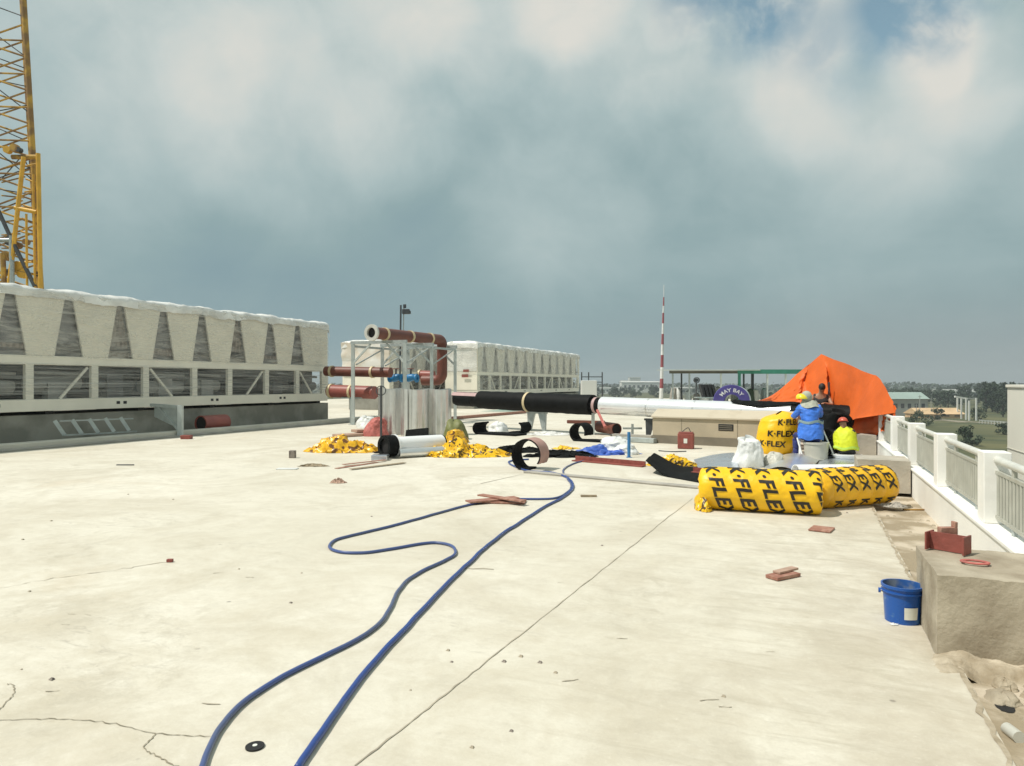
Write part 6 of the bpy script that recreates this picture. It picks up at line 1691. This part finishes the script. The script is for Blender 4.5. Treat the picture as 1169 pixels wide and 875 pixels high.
for (px, py, h, r, lab) in [(1108, 510, 5.0, 3.0, 'round dark bush alone in the field just beyond the second railing bay'), (1052, 487, 6.5, 4.6, 'broad dark bush before the tan-roofed shed'), (1070, 480, 5, 3, 'small bush at the right corner of the tan-roofed shed'), (1118, 480, 5, 4, 'low bush at the foot of the pale columns'), (1148, 497, 4, 3, 'low bush in the field beside the cream building wing')]:
    b = tree_proto('bush', lab, h, r, 'leafd', int(px), 1100, False, 'bushes in the field', .5); b.location = land(px, py)
# far wood as a mass along the horizon
mb = MB(); rr = random.Random(4)
for i in range(15000):
    px = rr.uniform(-200, 1500); d = rr.uniform(1000, 2200); h = rr.uniform(1, 13) * (1 + .5 * fb((px * .02, d * .002, 1), 3)); p = W(px, d, LAND + h); s = rr.uniform(2, 4.5)
    a = Vector((rr.gauss(0, 1), rr.gauss(0, 1), rr.gauss(0, 1))).normalized(); b = a.orthogonal().normalized(); a2 = a.cross(b)
    mb.add([p - b * s, p + a2 * s * .7, p + b * s, p - a2 * s * .7], [(0, 1, 2, 3)])
struct(mb.build('far_wood', 'leafd', recalc=False), 'stuff')
def bld(px, d, w_, dep, h, m, mroof, name, label, ridge=0.0, win=0, z0=LAND, group=None):
    c = W(px, d, 0); t = thing(name, label, 'building', Vector((c.x, c.y, z0)), 0, group)
    mb = MB(); mb.obox(c, Rv, w_, dep, z0, z0 + h); mb.build('wall', m, t)
    u_, n_ = Rv, Fv
    q = [c - u_ * (w_ / 2 + .6) - n_ * (dep / 2 + .6), c + u_ * (w_ / 2 + .6) - n_ * (dep / 2 + .6), c + u_ * (w_ / 2 + .6) + n_ * (dep / 2 + .6), c - u_ * (w_ / 2 + .6) + n_ * (dep / 2 + .6)]
    zr = z0 + h + .02; e0, e1 = (q[0] + q[3]) / 2 + u_ * w_ * .0, (q[1] + q[2]) / 2
    mb = MB(); vs = [Vector((p.x, p.y, zr)) for p in q] + [Vector((e0.x, e0.y, zr + max(ridge, .4))), Vector((e1.x, e1.y, zr + max(ridge, .4)))]
    mb.add(vs, [(0, 1, 5, 4), (2, 3, 4, 5), (0, 4, 3), (1, 2, 5), (3, 2, 1, 0)]); mb.build('roof', mroof, t)
    for k in range(win):
        x = (k + .5) / win - .5; p = c + u_ * x * w_ * .92 - n_ * (dep / 2 + .03); mb = MB(); mb.obox(p, u_, w_ / win * .45, .05, z0 + h * .45, z0 + h * .72); mb.build('window', 'window', t)
    return t
bld(1029, 345, 18, 14, 8.0, 'bldgrey', 'bldgreen', 'warehouse', 'pale green-roofed warehouse just right of the orange tarpaulin', 3.2, 5)
bld(1066, 318, 19.5, 12, 1.8, 'tanroof', 'tanroof', 'shed', 'low tan-roofed shed in the field beyond the railing', 2.6, 4)
bld(1100, 700, 60, 25, 7, 'bldwhite', 'bldgrey', 'far_building', 'long pale far building among the trees above the pale columns', 2.5, 8)
bld(1150, 640, 30, 20, 8, 'bldgrey', 'bldgrey', 'far_building', 'grey far building among the trees beside the cream wing', 2.5, 5)
bld(724, 1300, 20, 18, 26, 'bldwhite', 'bldwhite', 'tower_block', 'small white tower block on the horizon left of the red and white mast', .4, 4)
bld(730, 1150, 62, 22, 17, 'bldwhite', 'bldwhite', 'white_hall', 'long white hall on the horizon left of the red and white mast', 1.5, 8)
bld(712, 1250, 12, 12, 19, 'bldwhite', 'bldgrey', 'far_house', 'narrow pale house at the left end of the white hall', 1.5, 2)
bld(790, 900, 50, 20, 9, 'bldgrey', 'bldgrey', 'far_building', 'grey low building on the horizon under the shelter roof', 1.5, 7)
bld(690, 1000, 40, 20, 8, 'bldwhite', 'bldgrey', 'far_building', 'pale low building on the horizon beside the guard frame', 1.5, 6)
# pale columns of an unfinished frame
t = thing('column_frame', 'unfinished frame of pale upright columns before the trees', 'frame', land(1105, 480))
for px, py0, py1 in ((1093, 478, 453), (1097.5, 479, 455), (1103, 480, 455), (1106.5, 481, 458), (1114.5, 481, 455)):
    p = land(px, py0); d = FPX * (CAMH - LAND) / (py0 - HOR); mb = MB(); mb.bar(p, PT(px, py1, d), .5); mb.build('column', 'bldwhite', t)
a, b = PT(1090, 453.5, 300), PT(1104, 456, 300); mb = MB(); mb.bar(a, b, .9, .7); mb.build('beam', 'bldwhite', t)
a, b = PT(1103, 456, 300), PT(1115, 455.5, 300); mb = MB(); mb.bar(a, b, .5, .5); mb.build('beam', 'bldgrey', t)
for i, (px, top) in enumerate([(1050, 452), (1063, 455), (1160, 450), (1046, 462)]):
    p = land(px, 478); d = FPX * (CAMH - LAND) / (478 - HOR); mb = MB(); mb.tube([p, PT(px, top, d)], .14, 6); mb.bar(PT(px - 2.2, top + 1.5, d), PT(px + 2.2, top + 1.5, d), .15); tag(mb.build('utility_pole', 'bldgrey'), 'slim grey utility pole standing in front of the far trees', 'utility pole', 'utility poles beyond the field')
t = thing('field_fence', 'thin pale boundary fence across the field before the far trees', 'fence', land(1135, 485))
a, b = land(1118, 484), land(1165, 488)
for k in range(14):
    p = a.lerp(b, k / 13); mb = MB(); mb.bar(p, p + Vector((0, 0, 1.4)), .15); mb.build('post', 'bldwhite', t)
mb = MB(); mb.bar(a + Vector((0, 0, 1.2)), b + Vector((0, 0, 1.2)), .08, .5); mb.build('rail', 'bldgrey', t)

# ------------------------------------------------------------------ haze: one closed box of thin even air
HAZE = 0.00034
if HAZE > 0:
    mb = MB(); mb.box(-2600, 2600, -60, 2700, LAND - 1, 40)
    o = mb.build('haze', mat('haze_air', (1, 1, 1)))
    struct(o, 'stuff')
    m = o.data.materials[0]; nt = m.node_tree; nt.nodes.clear()
    out = nt.nodes.new('ShaderNodeOutputMaterial'); v = nt.nodes.new('ShaderNodeVolumePrincipled')
    v.inputs['Color'].default_value = (0.86, 0.92, 0.95, 1); v.inputs['Density'].default_value = HAZE; v.inputs['Anisotropy'].default_value = 0.2
    nt.links.new(v.outputs[0], out.inputs['Volume'])
